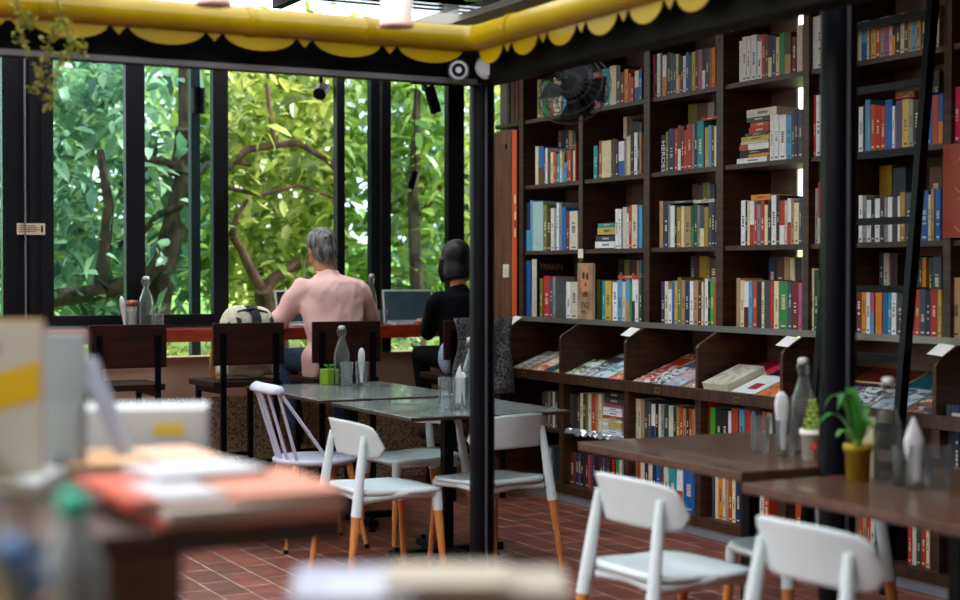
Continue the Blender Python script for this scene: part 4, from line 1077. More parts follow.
def napkin(x, y, z, label, h=.14, w=.035, lean=.0, point=False, rz=-.4):
    mb = MB(); vs = []; n = 20; st = 15
    prof = [(0, .45), (.4, .75), (.62, 1), (.8, .62), (1, .04)] if point else [(0, .35), (.3, .55), (.6, .92), (.8, 1), (.92, .8), (1, .28)]
    for j in range(st):
        v = j / (st - 1)
        for (a0, b0), (a1, b1) in zip(prof, prof[1:]):
            if a0 <= v <= a1: ww = w * (b0 + (b1 - b0) * (v - a0) / (a1 - a0)); break
        for k in range(n):
            a = 2 * PI * k / n
            crease = 1 - .35 * abs(math.cos(a)) ** 6
            vs.append((ww * math.cos(a) * crease + lean * v - (.012 * v if point else 0), ww * math.sin(a) * .38 + .006 * math.sin(v * 5), v * h))
    fs = [(j * n + k, j * n + (k + 1) % n, (j + 1) * n + (k + 1) % n, (j + 1) * n + k) for j in range(st - 1) for k in range(n)]
    fs += [tuple(reversed(range(n))), tuple(range((st - 1) * n, st * n))]
    mb.add(vs, fs, 0, True)
    o = mb.build('napkin', mat('napkin_white', '#d5d5da', .8), None, (x, y, z), (0, 0, rz))
    return tag(o, label, 'napkin')
def succulent(x, y, z, label, potm, square=True, s=1.0, h=.075):
    t = empty('potted_succulent', (x, y, z), .2, label, 'potted plant')
    if square: MB().box((-.042 * s, -.042 * s, 0), (.042 * s, .042 * s, h)).build('pot', potm, t, bevel=.004)
    else: MB().lathe([(0, 0), (.036 * s, 0), (.041 * s, h * .8), (.045 * s, h * .8), (.046 * s, h), (.04 * s, h), (.038 * s, h * .9), (0, h * .9)], 28).build('pot', potm, t)
    return t
T = .7502
# back table
t = succulent(3.41, 8.42, T, 'green square pot with a tiny plant on the grey-topped table before the man', mat('green_pot', '#7e9a2e', .4), h=.09)
lf = MB()
for k in range(10):
    a = k * 2.4; lf.tube([(0, 0, .085), (.02 * math.cos(a), .02 * math.sin(a), .11), (.035 * math.cos(a), .035 * math.sin(a), .115)], [.006, .008, .002], 6, flat=.4)
lf.build('leaves', mat('succulent_green', '#4f8a2c', .4), t)
bottle(3.45, 8.33, T, 'clear swing-top bottle beside the green square pot on the table', .345, 1.25)
tumbler(3.41, 8.16, T, 'clear glass in front of the swing-top bottle on the back grey table', .145, .037)
tumbler(3.51, 8.18, T, 'clear glass holding a rolled white napkin on the back grey table', .145, .037)
napkin(3.512, 8.185, T + .02, 'rolled white napkin with a round tip standing in the glass on the back table', .20, .028)
# front grey table
tumbler(3.30, 6.68, T, 'clear glass left of the cutlery glass on the nearer grey table', .15, .032)
tumbler(3.36, 6.63, T, 'clear glass crammed with napkins and cutlery beside the slim post', .15, .040)
napkin(3.35, 6.635, T + .02, 'white napkin folded to a point in the cutlery glass by the slim post', .19, .03, .02, True)
napkin(3.375, 6.61, T + .02, 'pinkish-white folded napkin leaning in the cutlery glass by the slim post', .155, .02, -.01)
for i, (dx, dy, hh) in enumerate(((-.012, .012, .2), (.014, .014, .185))):
    k = MB().box((-.001, -.006, 0), (.001, .006, hh * .6)).ball((0, 0, hh * .75), (.003, .014, .03), 10, 8)
    tag(k.build('spoon', CHROME, None, (3.36 + dx, 6.63 + dy, T + .016), (0, .04 * (-1) ** i, 0)), ['steel spoon at the back of the cutlery glass by the slim post', 'shorter steel spoon at the right of the cutlery glass by the slim post'][i], 'spoon')
bottle(3.43, 6.66, T, 'clear swing-top bottle touching the slim steel post in the picture', .34, 1.1)
# left brown table
tumbler(3.50, 4.50, T, 'clear glass at the far left on the table with the white pot', .13, .036)
tumbler(3.505, 4.36, T, 'clear glass holding a white napkin on the table with the white pot', .13, .037)
napkin(3.50, 4.365, T + .02, 'tall white rolled napkin left of the swing-top bottle before the bookcase', .21, .034, -.012)
bottle(3.63, 4.42, T, 'clear swing-top bottle behind the small white pot', .345, 1.2)
t = succulent(3.525, 4.24, T, 'small white pot with red emblem and a spiky green succulent', mat('white_pot', '#e6e0d4', .35), False, 1.0, .105)
lf = MB(); rr = random.Random(4)
for j in range(7):
    for k in range(5):
        a = k * 2 * PI / 5 + j * .6; r_ = .040 * (1 - j / 9)
        z_ = .10 + j * .016
        lf.tube([(.004 * math.cos(a), .004 * math.sin(a), z_), (r_ * .7 * math.cos(a), r_ * .7 * math.sin(a), z_ + .006), (r_ * math.cos(a), r_ * math.sin(a), z_ + .015)], [.003, .0055, .001], 5)
lf.build('leaves', mat('succulent_lime', '#9cb83a', .4), t)
em = MB()
for (a, b, r_) in ((-.002, .055, .006), (.006, .047, .006), (-.008, .046, .005), (.0, .04, .006)):
    em.ball((0, a, b), (.0015, r_, r_), 10, 6)
em.build('emblem', mat('emblem_red', '#c8423a', .4), t, (-.030, -.028, 0), (0, 0, .75))
# lower right table
t = succulent(3.295, 3.745, T, 'yellow ceramic pot with broad green strap leaves', mat('yellow_pot', '#a8901e', .3), False, 1.0, .115)
def strap(mb, pts, w):
    vs = []; n = len(pts)
    for i, p in enumerate(pts):
        p = Vector(p); d = Vector(pts[min(i + 1, n - 1)]) - Vector(pts[max(i - 1, 0)]); sd = d.cross(Vector((0, 0, 1)))
        if sd.length < 1e-4: sd = Vector((1, 0, 0))
        sd.normalize(); ww = w * math.sin(PI * (.12 + .86 * i / (n - 1))); nrm = sd.cross(d).normalized()
        vs += [p - sd * ww + nrm * .15 * ww, p, p + sd * ww + nrm * .15 * ww]
    fs = []
    for i in range(n - 1):
        a = i * 3; fs += [(a, a + 1, a + 4, a + 3), (a + 1, a + 2, a + 5, a + 4)]
    mb.add(vs, fs, 0, True)
lf = MB()
for ang, L, up_, w in [(2.6, .13, .10, .022), (2.0, .11, .15, .026), (3.3, .14, .06, .018), (.3, .10, .12, .02), (1.2, .07, .17, .022), (4.2, .10, .09, .02), (5.2, .11, .08, .018), (3.7, .12, .03, .016), (2.9, .08, .16, .024)]:
    pts = [(L * q * math.cos(ang), L * q * math.sin(ang), .10 + up_ * math.sin(PI * min(.85, q * .75)) * 1.1) for q in [k / 7 for k in range(8)]]
    strap(lf, pts, w)
lf.build('leaves', mat_leaf('strap_leaf', '#2f6a2a', '#3f8a3a', '#5a9a4a', .25), t)
bottle(3.375, 3.70, T, 'clear swing-top bottle right of the yellow pot', .325, 1.15)
tumbler(3.315, 3.50, T, 'clear glass holding a pointed white napkin right of the yellow pot', .135, .037)
napkin(3.31, 3.505, T + .02, 'pointed white napkin in the glass at the right edge', .20, .040, .0, True)
tumbler(3.40, 3.50, T, 'clear empty glass at the far right of the table with the yellow pot', .13, .036)
tumbler(3.345, 3.60, T, 'clear glass standing behind the napkin glass on the yellow pot table', .12, .034)
cr = MB(); strap(cr, [(0, 0, 0), (0, .004, .05), (.0, .008, .10), (.0, .012, .14), (.0, .02, .17)], .02); strap(cr, [(0.01, 0, 0), (.02, -.01, .04), (.03, -.02, .08), (.04, -.02, .1)], .02)
o = MB().box((-.003, -.022, 0), (.003, .022, .19)).build('card_stand', mat('cream_card2', '#d9d0ac', .6), None, (3.385, 3.80, T), (0, .0, .5)); tag(o, 'narrow cream card standing between the yellow pot and the bottle', 'card')
# on the window counter
CT = 1.0552
bottle(2.612, 9.46, CT, 'clear swing-top bottle on the counter above the far-left bar chair', .325, 1.2)
tumbler(2.512, 9.42, CT, 'clear glass at the left of the counter bottle by the mullion', .11, .036)
tumbler(2.67, 9.40, CT, 'clear glass right of the counter bottle by the mullion', .11, .036)
jar = empty('sauce_jar', (2.54, 9.52, CT), 0, 'small jar with a copper-coloured lid on the window counter', 'jar')
MB().lathe([(0, 0), (.03, 0), (.032, .01), (.032, .13), (.028, .14), (.0, .14)], 20).build('glass_body', mat('jar_glass', '#c8c4bc', .1, trans=.5), jar)
MB().lathe([(0, .14), (.034, .14), (.034, .175), (0, .178)], 20).build('lid', mat('copper_lid', '#a0644a', .35, metal=.5), jar)
napkin(2.49, 9.50, CT, 'white folded napkin at the left of the jar on the counter', .20, .022, -.02)
bottle(4.15, 9.50, CT, "clear swing-top bottle on the counter at the man's right", .34, 1.0)
tumbler(4.21, 9.46, CT, 'clear glass on the counter between the man and the open laptop', .10, .034)
# laptops
def laptop(x, y, rz, label, w=.34, open_=1.95, scr='#2f3d42'):
    t = empty('laptop', (x, y, CT), rz, label, 'laptop')
    MB().box((-w / 2, -.12, 0), (w / 2, .11, .014)).build('base', mat('laptop_silver', '#c4c8cc', .3, metal=.3), t, bevel=.003)
    MB().box((-w / 2 + .03, -.02, .014), (w / 2 - .03, .09, .0155)).build('keyboard', BLACKM, t)
    sc = MB().box((-w / 2, 0, 0), (w / 2, .008, .225)).build('screen_lid', mat('laptop_silver', '#c4c8cc', .3, metal=.3), t, (0, .11, .012), (-.22, 0, 0), bevel=.003)
    MB().box((-w / 2 + .012, -.0015, .014), (w / 2 - .012, 0, .213)).build('display', mat('dark_screen' + scr, scr, .12, noise=1, nscale=4, col2='#3f545c'), sc)
    return t
laptop(4.44, 9.44, math.radians(-6), 'open laptop with a silver frame and dark blue-grey screen before the woman', .36)
laptop(3.66, 9.50, math.radians(6), 'dark laptop mostly hidden behind the man', .25, scr='#10141a')

# ================================================================== OVERHEAD THINGS
# yellow gutter with scalloped valance round the court
gt = empty('scalloped_gutter', (2.9, 5.55, 2.3), 0, 'glossy yellow gutter pipe with scalloped valance running around the courtyard roof', 'gutter')
def gz(z): return z - 2.3
GX, GY, GZ, GR = 2.885, 5.575, 2.345, .052
MB().tube([(-8, GY - 5.55, GZ - 2.3), (GX - 2.9 - .06, GY - 5.55, GZ - 2.3), (GX - 2.9 - .02, GY - 5.55 - .02, GZ - 2.3), (GX - 2.9, GY - 5.55 - .06, GZ - 2.3), (GX - 2.9, -9.5, GZ - 2.3)], GR, 24).build('pipe', YEL, gt)
for x in (-3.4, -2.6, -1.78, -.98, -.5): 
    MB().tube([(x, GY - 5.55, GZ - 2.3), (x + .03, GY - 5.55, GZ - 2.3)], GR + .004, 24).build('pipe_collar', YEL, gt)
MB().tube([(GX - 2.9, -.30, GZ - 2.3), (GX - 2.9, -.33, GZ - 2.3)], GR + .004, 24).build('pipe_collar', YEL, gt)
def scallop(w, d, n=14): return [(-w / 2, .0)] + [(-w / 2 * math.cos(PI * k / n), -d * math.sin(PI * k / n) ** .8) for k in range(n + 1)][0:] + [(w / 2, 0)]
def valance(along, start, sgn, count, big, small, d0):
    pos = start
    for i in range(count):
        for (w, d, kind) in ((big, d0, 'scallop'), (small, d0 * .62, 'point')):
            if kind == 'scallop': poly = [(-w / 2, .035)] + [(-w / 2 * math.cos(PI * k / 14), -d * math.sin(PI * k / 14)) for k in range(15)] + [(w / 2, .035)]
            else: poly = [(-w / 2, .035), (-w / 2, 0), (0, -d), (w / 2, 0), (w / 2, .035)]
            c = pos + sgn * w / 2
            if along == 'x': M = Matrix.Translation((c, GY - 5.55 + .0, GZ - 2.3 - .045)) @ Matrix.Rotation(PI / 2, 4, 'X')
            else: M = Matrix.Translation((GX - 2.9, c, GZ - 2.3 - .045)) @ Matrix.Rotation(PI / 2, 4, 'Z') @ Matrix.Rotation(PI / 2, 4, 'X')
            MB().prism(poly, -.002, .002, M=M).build(kind, YEL, gt)
            pos += sgn * w
            Mb = Matrix.Translation((pos, GY - 5.55 - .006, GZ - 2.3 - .042)) if along == 'x' else Matrix.Translation((GX - 2.9 - .006, pos, GZ - 2.3 - .042))
            if kind == 'scallop' or True: MB().ball((0, 0, 0), .007, 8, 6, M=Mb).build('knob', BLACKM, gt)
valance('x', GX - 2.9 - .05, -1, 9, .285, .072, .062)
valance('y', GY - 5.55 - .05, -1, 14, .20, .075, .07)

# hanging lamps with their cords, off a rafter over the court
raf = empty('rafter', (0, 4.45, 3.3), 0, 'dark timber rafter crossing the court above the picture', 'rafter')
MB().box((-4, -.04, 0), (3.2, .04, .12)).build('timber', BEAMM, raf)
sbox('trim_8', (2.97, 4.3, 3.1), (3.25, 4.6, 3.42), BEAMM)
def lampshade(x, y, z, label):
    t = empty('pendant_lamp', (x, y, z), 0, label, 'lamp')
    MB().lathe([(.052, 0), (.046, .15), (.012, .165), (.012, .162), (.044, .148), (.050, 0)], 28).build('shade', mat('shade_cream', '#efe2d6', .5), t)
    MB().lathe([(.053, -.002), (.054, .004), (.050, .004), (.049, -.002), (.053, -.002)], 28).build('rim', mat('rim_pink', '#b07f74', .5), t)
    MB().ball((0, 0, .06), (.028, .028, .04), 14, 10).build('bulb', mat('bulb_glass', '#e8ddd0', .2), t)
    MB().tube([(0, 0, .16), (0, 0, 3.31 - z)], .004, 8).build('cord', BLACKM, t)
lampshade(2.03, 4.45, 2.175, 'cream tapered pendant lamp hanging before the middle of the yellow gutter')
lampshade(1.435, 4.45, 2.195, 'cream pendant lamp hanging at the top left, mostly cut off')
# white round spotlights on the beam corner
sp_ = empty('spotlight', (2.96, 5.60, 2.235), 0, 'white round spotlight on the beam corner, right one of the pair', 'spotlight')
MB().tube([(-.02, -.02, 0), (.035, .03, 0)], .046, 24).build('housing', mat('spot_grey', '#a9abb0', .4), sp_, rot=(0, 0, .2), bevel=.006)
MB().tube([(-.028, -.027, 0), (-.02, -.02, 0)], .034, 24).build('lens', mat('spot_lens', '#c9cbd0', .2), sp_, rot=(0, 0, .2))
sp_ = empty('spotlight', (2.835, 5.60, 2.215), 0, 'round spotlight with dark ringed glass on the beam, left one of the pair', 'spotlight')
MB().tube([(-.02, -.03, 0), (.02, .05, 0)], .042, 24).build('housing', mat('spot_dark', '#3c3f46', .35), sp_)
MB().tube([(-.022, -.034, 0), (-.02, -.03, 0)], .036, 24).build('ring', mat('spot_grey', '#a9abb0', .4), sp_)
MB().tube([(-.0235, -.037, 0), (-.0225, -.035, 0)], .028, 24).build('lens', BLACKM, sp_)
MB().tube([(-.024, -.038, 0), (-.0235, -.037, 0)], .012, 16).build('bulb', mat('spot_grey', '#a9abb0', .4), sp_)
# dark wall fan hanging under the beam
fn = empty('fan', (3.13, 5.42, 2.18), 0, 'dark round caged fan hanging under the beam before the top shelf', 'fan')
FM = Matrix.Translation((.10, -.06, -.045)) @ Matrix.Rotation(-.9, 4, 'Z') @ Matrix.Rotation(1.15, 4, 'X')
DK = mat('fan_black', '#060608', .6, spec=.2)
cg = MB()
for r_, z_ in ((.155, 0), (.13, .035), (.09, .055), (.045, .062), (.13, -.035), (.09, -.055)):
    cg.tube([(r_ * math.cos(a), r_ * math.sin(a), z_) for a in [2 * PI * k / 32 for k in range(33)]], .0022, 6, M=FM, cap=False)
for k in range(24):
    a = 2 * PI * k / 24
    cg.tube([(.03 * math.cos(a), .03 * math.sin(a), .064), (.09 * math.cos(a), .09 * math.sin(a), .055), (.155 * math.cos(a), .155 * math.sin(a), 0), (.09 * math.cos(a), .09 * math.sin(a), -.055)], .0016, 5, M=FM)
cg.build('cage', mat('fan_wire', '#1c1d22', .5), fn)
MB().tube([(0, 0, -.12), (0, 0, .03)], .05, 20, M=FM).build('motor', DK, fn)
for k in range(4):
    bl = MB(); A_ = Matrix.Rotation(k * PI / 2, 4, 'Z')
    bl.add([(.02, -.02, -.012), (.13, -.055, -.02), (.14, .045, .02), (.03, .03, .012), (.02, -.02, -.009), (.13, -.055, -.017), (.14, .045, .023), (.03, .03, .015)],
           [(3, 2, 1, 0), (4, 5, 6, 7), (0, 1, 5, 4), (1, 2, 6, 5), (2, 3, 7, 6), (3, 0, 4, 7)], M=FM @ A_)
    bl.build('blade', DK, fn)
MB().tube([(-.02, -.0, .01), (.02, -.01, .03), (.09, -.03, -.01)], .01, 8).build('bracket', DK, fn)
# black floodlight, hanging charger and window lamps
p = pY(430, 98, YW - .03)
fd = empty('floodlight', (p.x, YW - .06, p.z), 0, 'black tilted floodlight hanging inside the right window panel', 'floodlight')
MB().box((-.035, -.02, -.11), (.035, .02, .08)).build('housing', BLACKM, fd, rot=(.2, -.42, 0), bevel=.004)
MB().box((-.16, -.012, .085), (.22, .012, .12)).build('bracket', BLACKM, fd)
MB().box((-.05, .012, .05), (-.03, .06, .20)).build('hanger', BLACKM, fd)
p = pY(413, 178, YW - .05)
ad = empty('power_adapter', (p.x, YW - .05, p.z), 0, 'black power adapter dangling on its cable before the right window panel', 'adapter')
MB().box((-.022, -.015, -.08), (.022, .015, .05)).build('adapter_body', BLACKM, ad, rot=(0, .3, 0), bevel=.004)
MB().tube([(.01, 0, .04), (.02, 0, .1), (.012, 0, .3), (.02, 0, .6), (.02, 0, .72)], .004, 6).build('cable', BLACKM, ad)
MB().tube([(-.01, 0, -.05), (-.05, 0, -.02), (-.04, 0, .03), (.02, 0, .06)], .004, 6).build('loose_cable', BLACKM, ad)
p = pY(197, 90, 10.14)
wl = empty('outdoor_lamp', (p.x, 10.13, p.z - .08), 0, 'black cylinder lamp on the outside post behind the second window pane', 'lamp')
MB().tube([(0, -.02, -.08), (0, -.02, .09)], .045, 20).build('housing', BLACKM, wl); MB().box((-.015, -.0, -.03), (.015, .04, .03)).build('mount', BLACKM, wl)
p = pY(320, 92, 9.84)
wl = empty('spotlight', (p.x, 9.84, p.z), 0, 'small black spotlight high outside the open window section', 'spotlight')
MB().tube([(-.02, -.04, -.02), (.03, .02, .03)], .045, 18).build('housing', BLACKM, wl); MB().box((.0, .0, .03), (.02, .02, 3.04 - p.z)).build('stem', BLACKM, wl)
# cord with a pull hanging by the cupboard
p = pX(506, 145, XU - .06)
pc = empty('pull_cord', (p.x, p.y, p.z), 0, 'thin pull cord hanging before the brown cupboard', 'cord')
MB().tube([(0, 0, 0), (0, 0, 3.0 - p.z)], .0025, 6).build('cord', mat('cord_tan', '#7a6f60', .7), pc); MB().ball((0, 0, -.01), (.008, .008, .02), 10, 8).build('pull', BLACKM, pc)
# dark books on top of the cupboard
for i, (dy, h_, w_, an) in enumerate([(.03, .3, .03, 0), (.065, .28, .03, 0), (.10, .32, .035, .0), (.15, .3, .03, .0)]):
    o = MB().box((0, -w_ / 2, 0), (.2, w_ / 2, h_), 0).box((.002, -w_ / 2 + .003, h_), (.198, w_ / 2 - .003, h_ + .0005), 1).build('book', [pal(['dred', 'black', 'maroon', 'dbrown'][i]), PAGES], None, (XU + .01, 9.02 + dy, R4), (0, 0, 0))
    tag(o, ['dark red book nearest the bookcase upright above the brown cupboard', 'black book second from the right above the brown cupboard', 'maroon book third from the right above the brown cupboard', 'dark brown book leftmost above the brown cupboard'][i], 'book')
# ladder leaning on the bookcase
LT = (4.96, 5.16, 2.62); LB = (4.68, 5.14, 0.0); LW = .56
ld = empty('ladder', (LB[0], LB[1] + LW / 2, 0), 0, 'black ladder leaning against the bookcase behind the large post', 'ladder')
def LL(p): return (p[0] - LB[0], p[1] - LB[1] - LW / 2, p[2])
for s in (0, 1):
    a = LL(LB); b = LL(LT); a = (a[0], a[1] + s * LW, a[2]); b = (b[0], b[1] + s * LW, b[2])
    dx = .022
    vs = [(a[0] - dx, a[1] - .018, 0), (a[0] + dx, a[1] - .018, 0), (a[0] + dx, a[1] + .018, 0), (a[0] - dx, a[1] + .018, 0)]
    vs += [(b[0] - dx, b[1] - .018, b[2]), (b[0] + dx, b[1] - .018, b[2]), (b[0] + dx, b[1] + .018, b[2]), (b[0] - dx, b[1] + .018, b[2])]
    MB().add(vs, [(3, 2, 1, 0), (4, 5, 6, 7), (0, 1, 5, 4), (1, 2, 6, 5), (2, 3, 7, 6), (3, 0, 4, 7)]).build('rail', BLACKM, ld)
for k in range(9):
    z = .10 + k * .306; q = z / LT[2]; a = LL(LB); b = LL(LT)
    x = a[0] + (b[0] - a[0]) * q; y = a[1] + (b[1] - a[1]) * q
    MB().box((x - .02, y, z - .012), (x + .02, y + LW, z + .02)).build('rung', BLACKM, ld)

# ================================================================== GARDEN
GRASS = mat('garden_grass', '#8fae4a', .9, noise=1, nscale=3, col2='#5f7f34')
g = MB(); vs = []
for j, (y, z) in enumerate([(9.95, -.1), (11.5, .0), (14, .35), (18, 1.2), (24, 1.8), (40, 2.2)]):
    for x in (-14, 0, 8, 26): vs.append((x, y, z))
g.add(vs, [(j * 4 + i, j * 4 + i + 1, j * 4 + i + 5, j * 4 + i + 4) for j in range(5) for i in range(3)], 0, True)
struct(g.build('garden_ground', GRASS))
BARK = mat('bark', '#57432f', .9, noise=1, nscale=14, col2='#2a2018', stretch=(1, 1, .4), bump=.8)
L1 = mat_leaf('leaf_blue_green', '#33524a', '#6f9474', '#b8cfae', .35)
L2 = mat_leaf('leaf_yellow_green', '#3a5518', '#6f8c34', '#bac66e', .38)
L3 = mat_leaf('leaf_deep_green', '#527046', '#84a068', '#bccc94', .4)
def leaves(mb, rnd, n, lo, hi, size, droop=.35, holes=()):
    cl = None
    for i in range(n):
        if i % 9 == 0:
            cl = Vector([rnd.uniform(lo[k], hi[k]) for k in range(3)])
        p = cl + Vector((rnd.gauss(0, .13), rnd.gauss(0, .13), rnd.gauss(0, .11)))
        az = rnd.uniform(0, 2 * PI); el = rnd.uniform(-1.0, .55) - droop * .4
        d = Vector((math.cos(az) * math.cos(el), math.sin(az) * math.cos(el), math.sin(el)))
        s_ = d.cross(Vector((0, 0, 1))).normalized(); roll = rnd.uniform(-.8, .8)
        nrm = s_.cross(d); s_ = (s_ * math.cos(roll) + nrm * math.sin(roll)).normalized(); nrm = s_.cross(d).normalized()
        L = size * rnd.uniform(.6, 1.25); w = L * rnd.uniform(.17, .24); bend = rnd.uniform(-.18, .02) * L
        a = p; m1 = p + d * L * .33 + nrm * bend * -.25; m2 = p + d * L * .7 + nrm * bend * .1; e = p + d * L + nrm * bend
        mb.add([a, m1 + s_ * w - nrm * w * -.25, m2 + s_ * w * .75 + nrm * w * .2, e, m2 - s_ * w * .75 + nrm * w * .2, m1 - s_ * w + nrm * w * .25, m1, m2],
               [(0, 1, 6), (0, 6, 5), (1, 2, 7, 6), (6, 7, 4, 5), (2, 3, 7), (7, 3, 4)], 0, False)
def tree(label, lo, hi, n, size, lm, seed, trunk=(), Y=11.6, base=None, group=None):
    rnd = random.Random(seed)
    cx = (lo[0] + hi[0]) / 2 if base is None else base
    t = empty('leafy_tree', (cx, Y, 0), 0, label, 'tree', group)
    mb = MB(); leaves(mb, rnd, n, [lo[0] - cx, lo[1] - Y, lo[2]], [hi[0] - cx, hi[1] - Y, hi[2]], size)
    mb.build('foliage', lm, t)
    tr = MB()
    for pts, r in trunk:
        P = []
        for (px, py) in pts:
            q = pY(px, py, Y); P.append((q.x - cx, rnd.uniform(-.06, .06), q.z))
        n_ = len(P); tr.tube(P, [r[0] + (r[1] - r[0]) * i / (n_ - 1) for i in range(n_)], 10)
    if trunk: tr.build('trunk', BARK, t)
    else:
        MB().tube([(0, 0, -.1), (.05, .05, 1.2), (0, 0, hi[2])], [.12, .09, .04], 10).build('trunk', BARK, t)
    return t
tree('blue-green tree with a leaning gnarled trunk behind the second window pane', (2.2, 11.55, 1.0), (3.6, 12.7, 3.4), 1700, .19, L1, 5,
     [([(150, 470), (156, 330), (164, 270), (178, 215), (186, 170), (188, 130), (186, 60)], (.13, .05)), ([(183, 175), (187, 150), (184, 128)], (.11, .07)),
      ([(30, 302), (60, 297), (95, 293), (140, 280), (168, 255)], (.07, .06)), ([(98, 294), (104, 250), (107, 205), (100, 150)], (.06, .03)),
      ([(181, 205), (160, 214), (143, 232), (120, 245)], (.03, .02)), ([(183, 170), (165, 162), (145, 158), (128, 150)], (.035, .02)), ([(186, 185), (205, 165), (225, 160), (250, 165)], (.03, .02))])
tree('yellow-green tree with forked brown branches seen through the open window section', (3.8, 11.6, 1.0), (5.1, 12.7, 3.4), 1700, .19, L2, 6,
     [([(285, 480), (278, 340), (266, 298), (262, 288)], (.09, .07)), ([(262, 290), (250, 268), (240, 250), (231, 236)], (.045, .03)), ([(264, 292), (276, 278), (292, 267), (312, 262), (330, 240)], (.055, .03)),
      ([(227, 168), (245, 150), (275, 145), (300, 143), (325, 160), (345, 180)], (.035, .02)), ([(273, 145), (270, 110), (267, 85), (272, 50)], (.022, .014)),
      ([(227, 188), (260, 195), (300, 185), (340, 200)], (.02, .014)), ([(231, 236), (236, 215), (246, 200)], (.03, .015))])
tree('bright green tree behind the woman and the right window panel', (5.3, 11.5, .9), (6.8, 12.6, 3.4), 1600, .2, L2, 8, [([(420, 480), (415, 300), (410, 200), (418, 90)], (.08, .03)), ([(412, 230), (440, 190), (455, 150)], (.03, .015))])
for i, (x0, x1, y0, y1, z1, lm, lab) in enumerate([
    (1.5, 3.9, 13.4, 15.4, 3.6, L3, 'darker tree standing further back on the left of the garden'),
    (4.2, 6.3, 14.0, 16.0, 3.7, L2, 'distant light green tree in the middle of the garden'),
    (6.6, 9.2, 13.4, 15.6, 3.8, L1, 'distant tree at the right end of the garden')]):
    tree(lab, (x0, y0, 1.3), (x1, y1, z1), 2600, .28, lm, 20 + i, Y=(y0 + y1) / 2)
# low plants just beyond the parapet, seen under the counter
def shrub(x, y, label, lm, seed, w=.36, n=170):
    t = empty('garden_shrub', (x, y, 0), 0, label, 'shrub', 'low shrubs beyond the parapet')
    mb = MB(); leaves(mb, random.Random(seed), n, (-w, -.22, .55), (w, .22, 1.05), .13, .1); mb.build('foliage', lm, t)
    MB().tube([(0, 0, -.05), (.02, 0, .4), (-.05, 0, .8)], [.03, .025, .015], 8).build('stem', BARK, t)
shrub(2.4, 10.6, 'low shrub outside below the far-left window pane', L2, 31); shrub(3.35, 10.7, 'low shrub outside behind the striped backpack', L2, 32)
shrub(4.25, 10.6, 'low shrub outside below the counter right of the man', L2, 33); shrub(5.0, 10.75, 'low shrub outside behind the woman', L1, 34)

# hanging yellow-green plant at the top left, trailing off the gutter
hp = empty('hanging_plant', (1.12, 5.40, 2.40), 0, 'yellow-green moss-like trailing plant hanging over the gutter at top left', 'plant')
MS = mat_leaf('trail_leaf', '#6d7a2a', '#8a9438', '#a8ac50', .3); rr = random.Random(12)
st = MB(); lf = MB()
def trail(pts):
    P = [tuple(pY(a, b, 5.40) - Vector((1.12, 5.40, 2.40))) for a, b in pts]
    P = [(p[0], p[1] + rr.uniform(-.02, .02), p[2]) for p in P]
    st.tube(P, .003, 6)
    for i in range(len(P) - 1):
        for k in range(16):
            q = rr.random(); c = Vector(P[i]).lerp(Vector(P[i + 1]), q) + Vector((rr.gauss(0, .012), rr.gauss(0, .012), rr.gauss(0, .01)))
            for m in range(3):
                d = Vector((rr.uniform(-1, 1), rr.uniform(-1, 1), rr.uniform(-1, .6))).normalized(); s2 = d.cross(Vector((.3, .2, 1))).normalized()
                L = rr.uniform(.010, .02)
                lf.add([c, c + d * L * .5 + s2 * L * .35, c + d * L, c + d * L * .5 - s2 * L * .35], [(0, 1, 2, 3)])
trail([(14, -20), (18, 5), (22, 35), (24, 50)]); trail([(24, 10), (32, 18), (30, 25)])
trail([(50, -20), (62, 18), (70, 35), (78, 45), (84, 55)]); trail([(62, 25), (54, 30), (47, 50), (42, 65), (38, 80), (34, 90)])
trail([(76, 44), (66, 54), (58, 66), (54, 82), (50, 96), (48, 108)]); trail([(60, 20), (55, 28), (52, 36)])
st.build('stems', mat('trail_stem', '#5a4632', .7), hp); lf.build('foliage', MS, hp)
basket = MB().tube([(-.9, .03, -.02 + .12), (.25, .03, .12)], .02, 8); basket.build('hook_rod', BLACKM, hp)

# ================================================================== FOREGROUND
# display desk at lower left
DT = 1.03
dk = empty('display_desk', (.3, 2.8, 0), 0, 'dark brown display desk at lower left, blurred, covered with magazines', 'desk')
DBR = mat('desk_brown', '#8a7872', .6, noise=1, nscale=4, col2='#75655f')
MB().box((-.9, -.63, .995), (.60, .9, DT)).build('desktop', mat('desk_top_brown', '#3f2d27', .6), dk, bevel=.004)
MB().box((-.85, -.55, 0), (.375, .85, .995)).build('body', DBR, dk, bevel=.004)
def slab(name, cx, cy, z, w, d, h, rz, m, label, cat, band=None, pages=True):
    t = empty(name, (cx, cy, z), rz, label, cat)
    if pages:
        MB().box((-w / 2, -d / 2, h - .002), (w / 2, d / 2, h)).box((-w / 2, -d / 2, 0), (w / 2, d / 2, .002)).box((-w / 2, -d / 2, .002), (-w / 2 + .003, d / 2, h - .002)).build('cover', m, t)
        MB().box((-w / 2 + .003, -d / 2 + .003, .002), (w / 2 - .003, d / 2 - .003, h - .002)).build('page_block', PAGES, t)
    else: MB().box((-w / 2, -d / 2, 0), (w / 2, d / 2, h)).build('box_body', m, t, bevel=.004)
    if band: MB().box((-w * .2, -d / 2, h), (w * .5, d * .1, h + .0008)).build('cover_patch', mat('patch' + band, band, .4), t)
    return t
def P3(x, y, z): p = pZ(x, y, z); return p.x, p.y
z = DT + .0005
zs = z
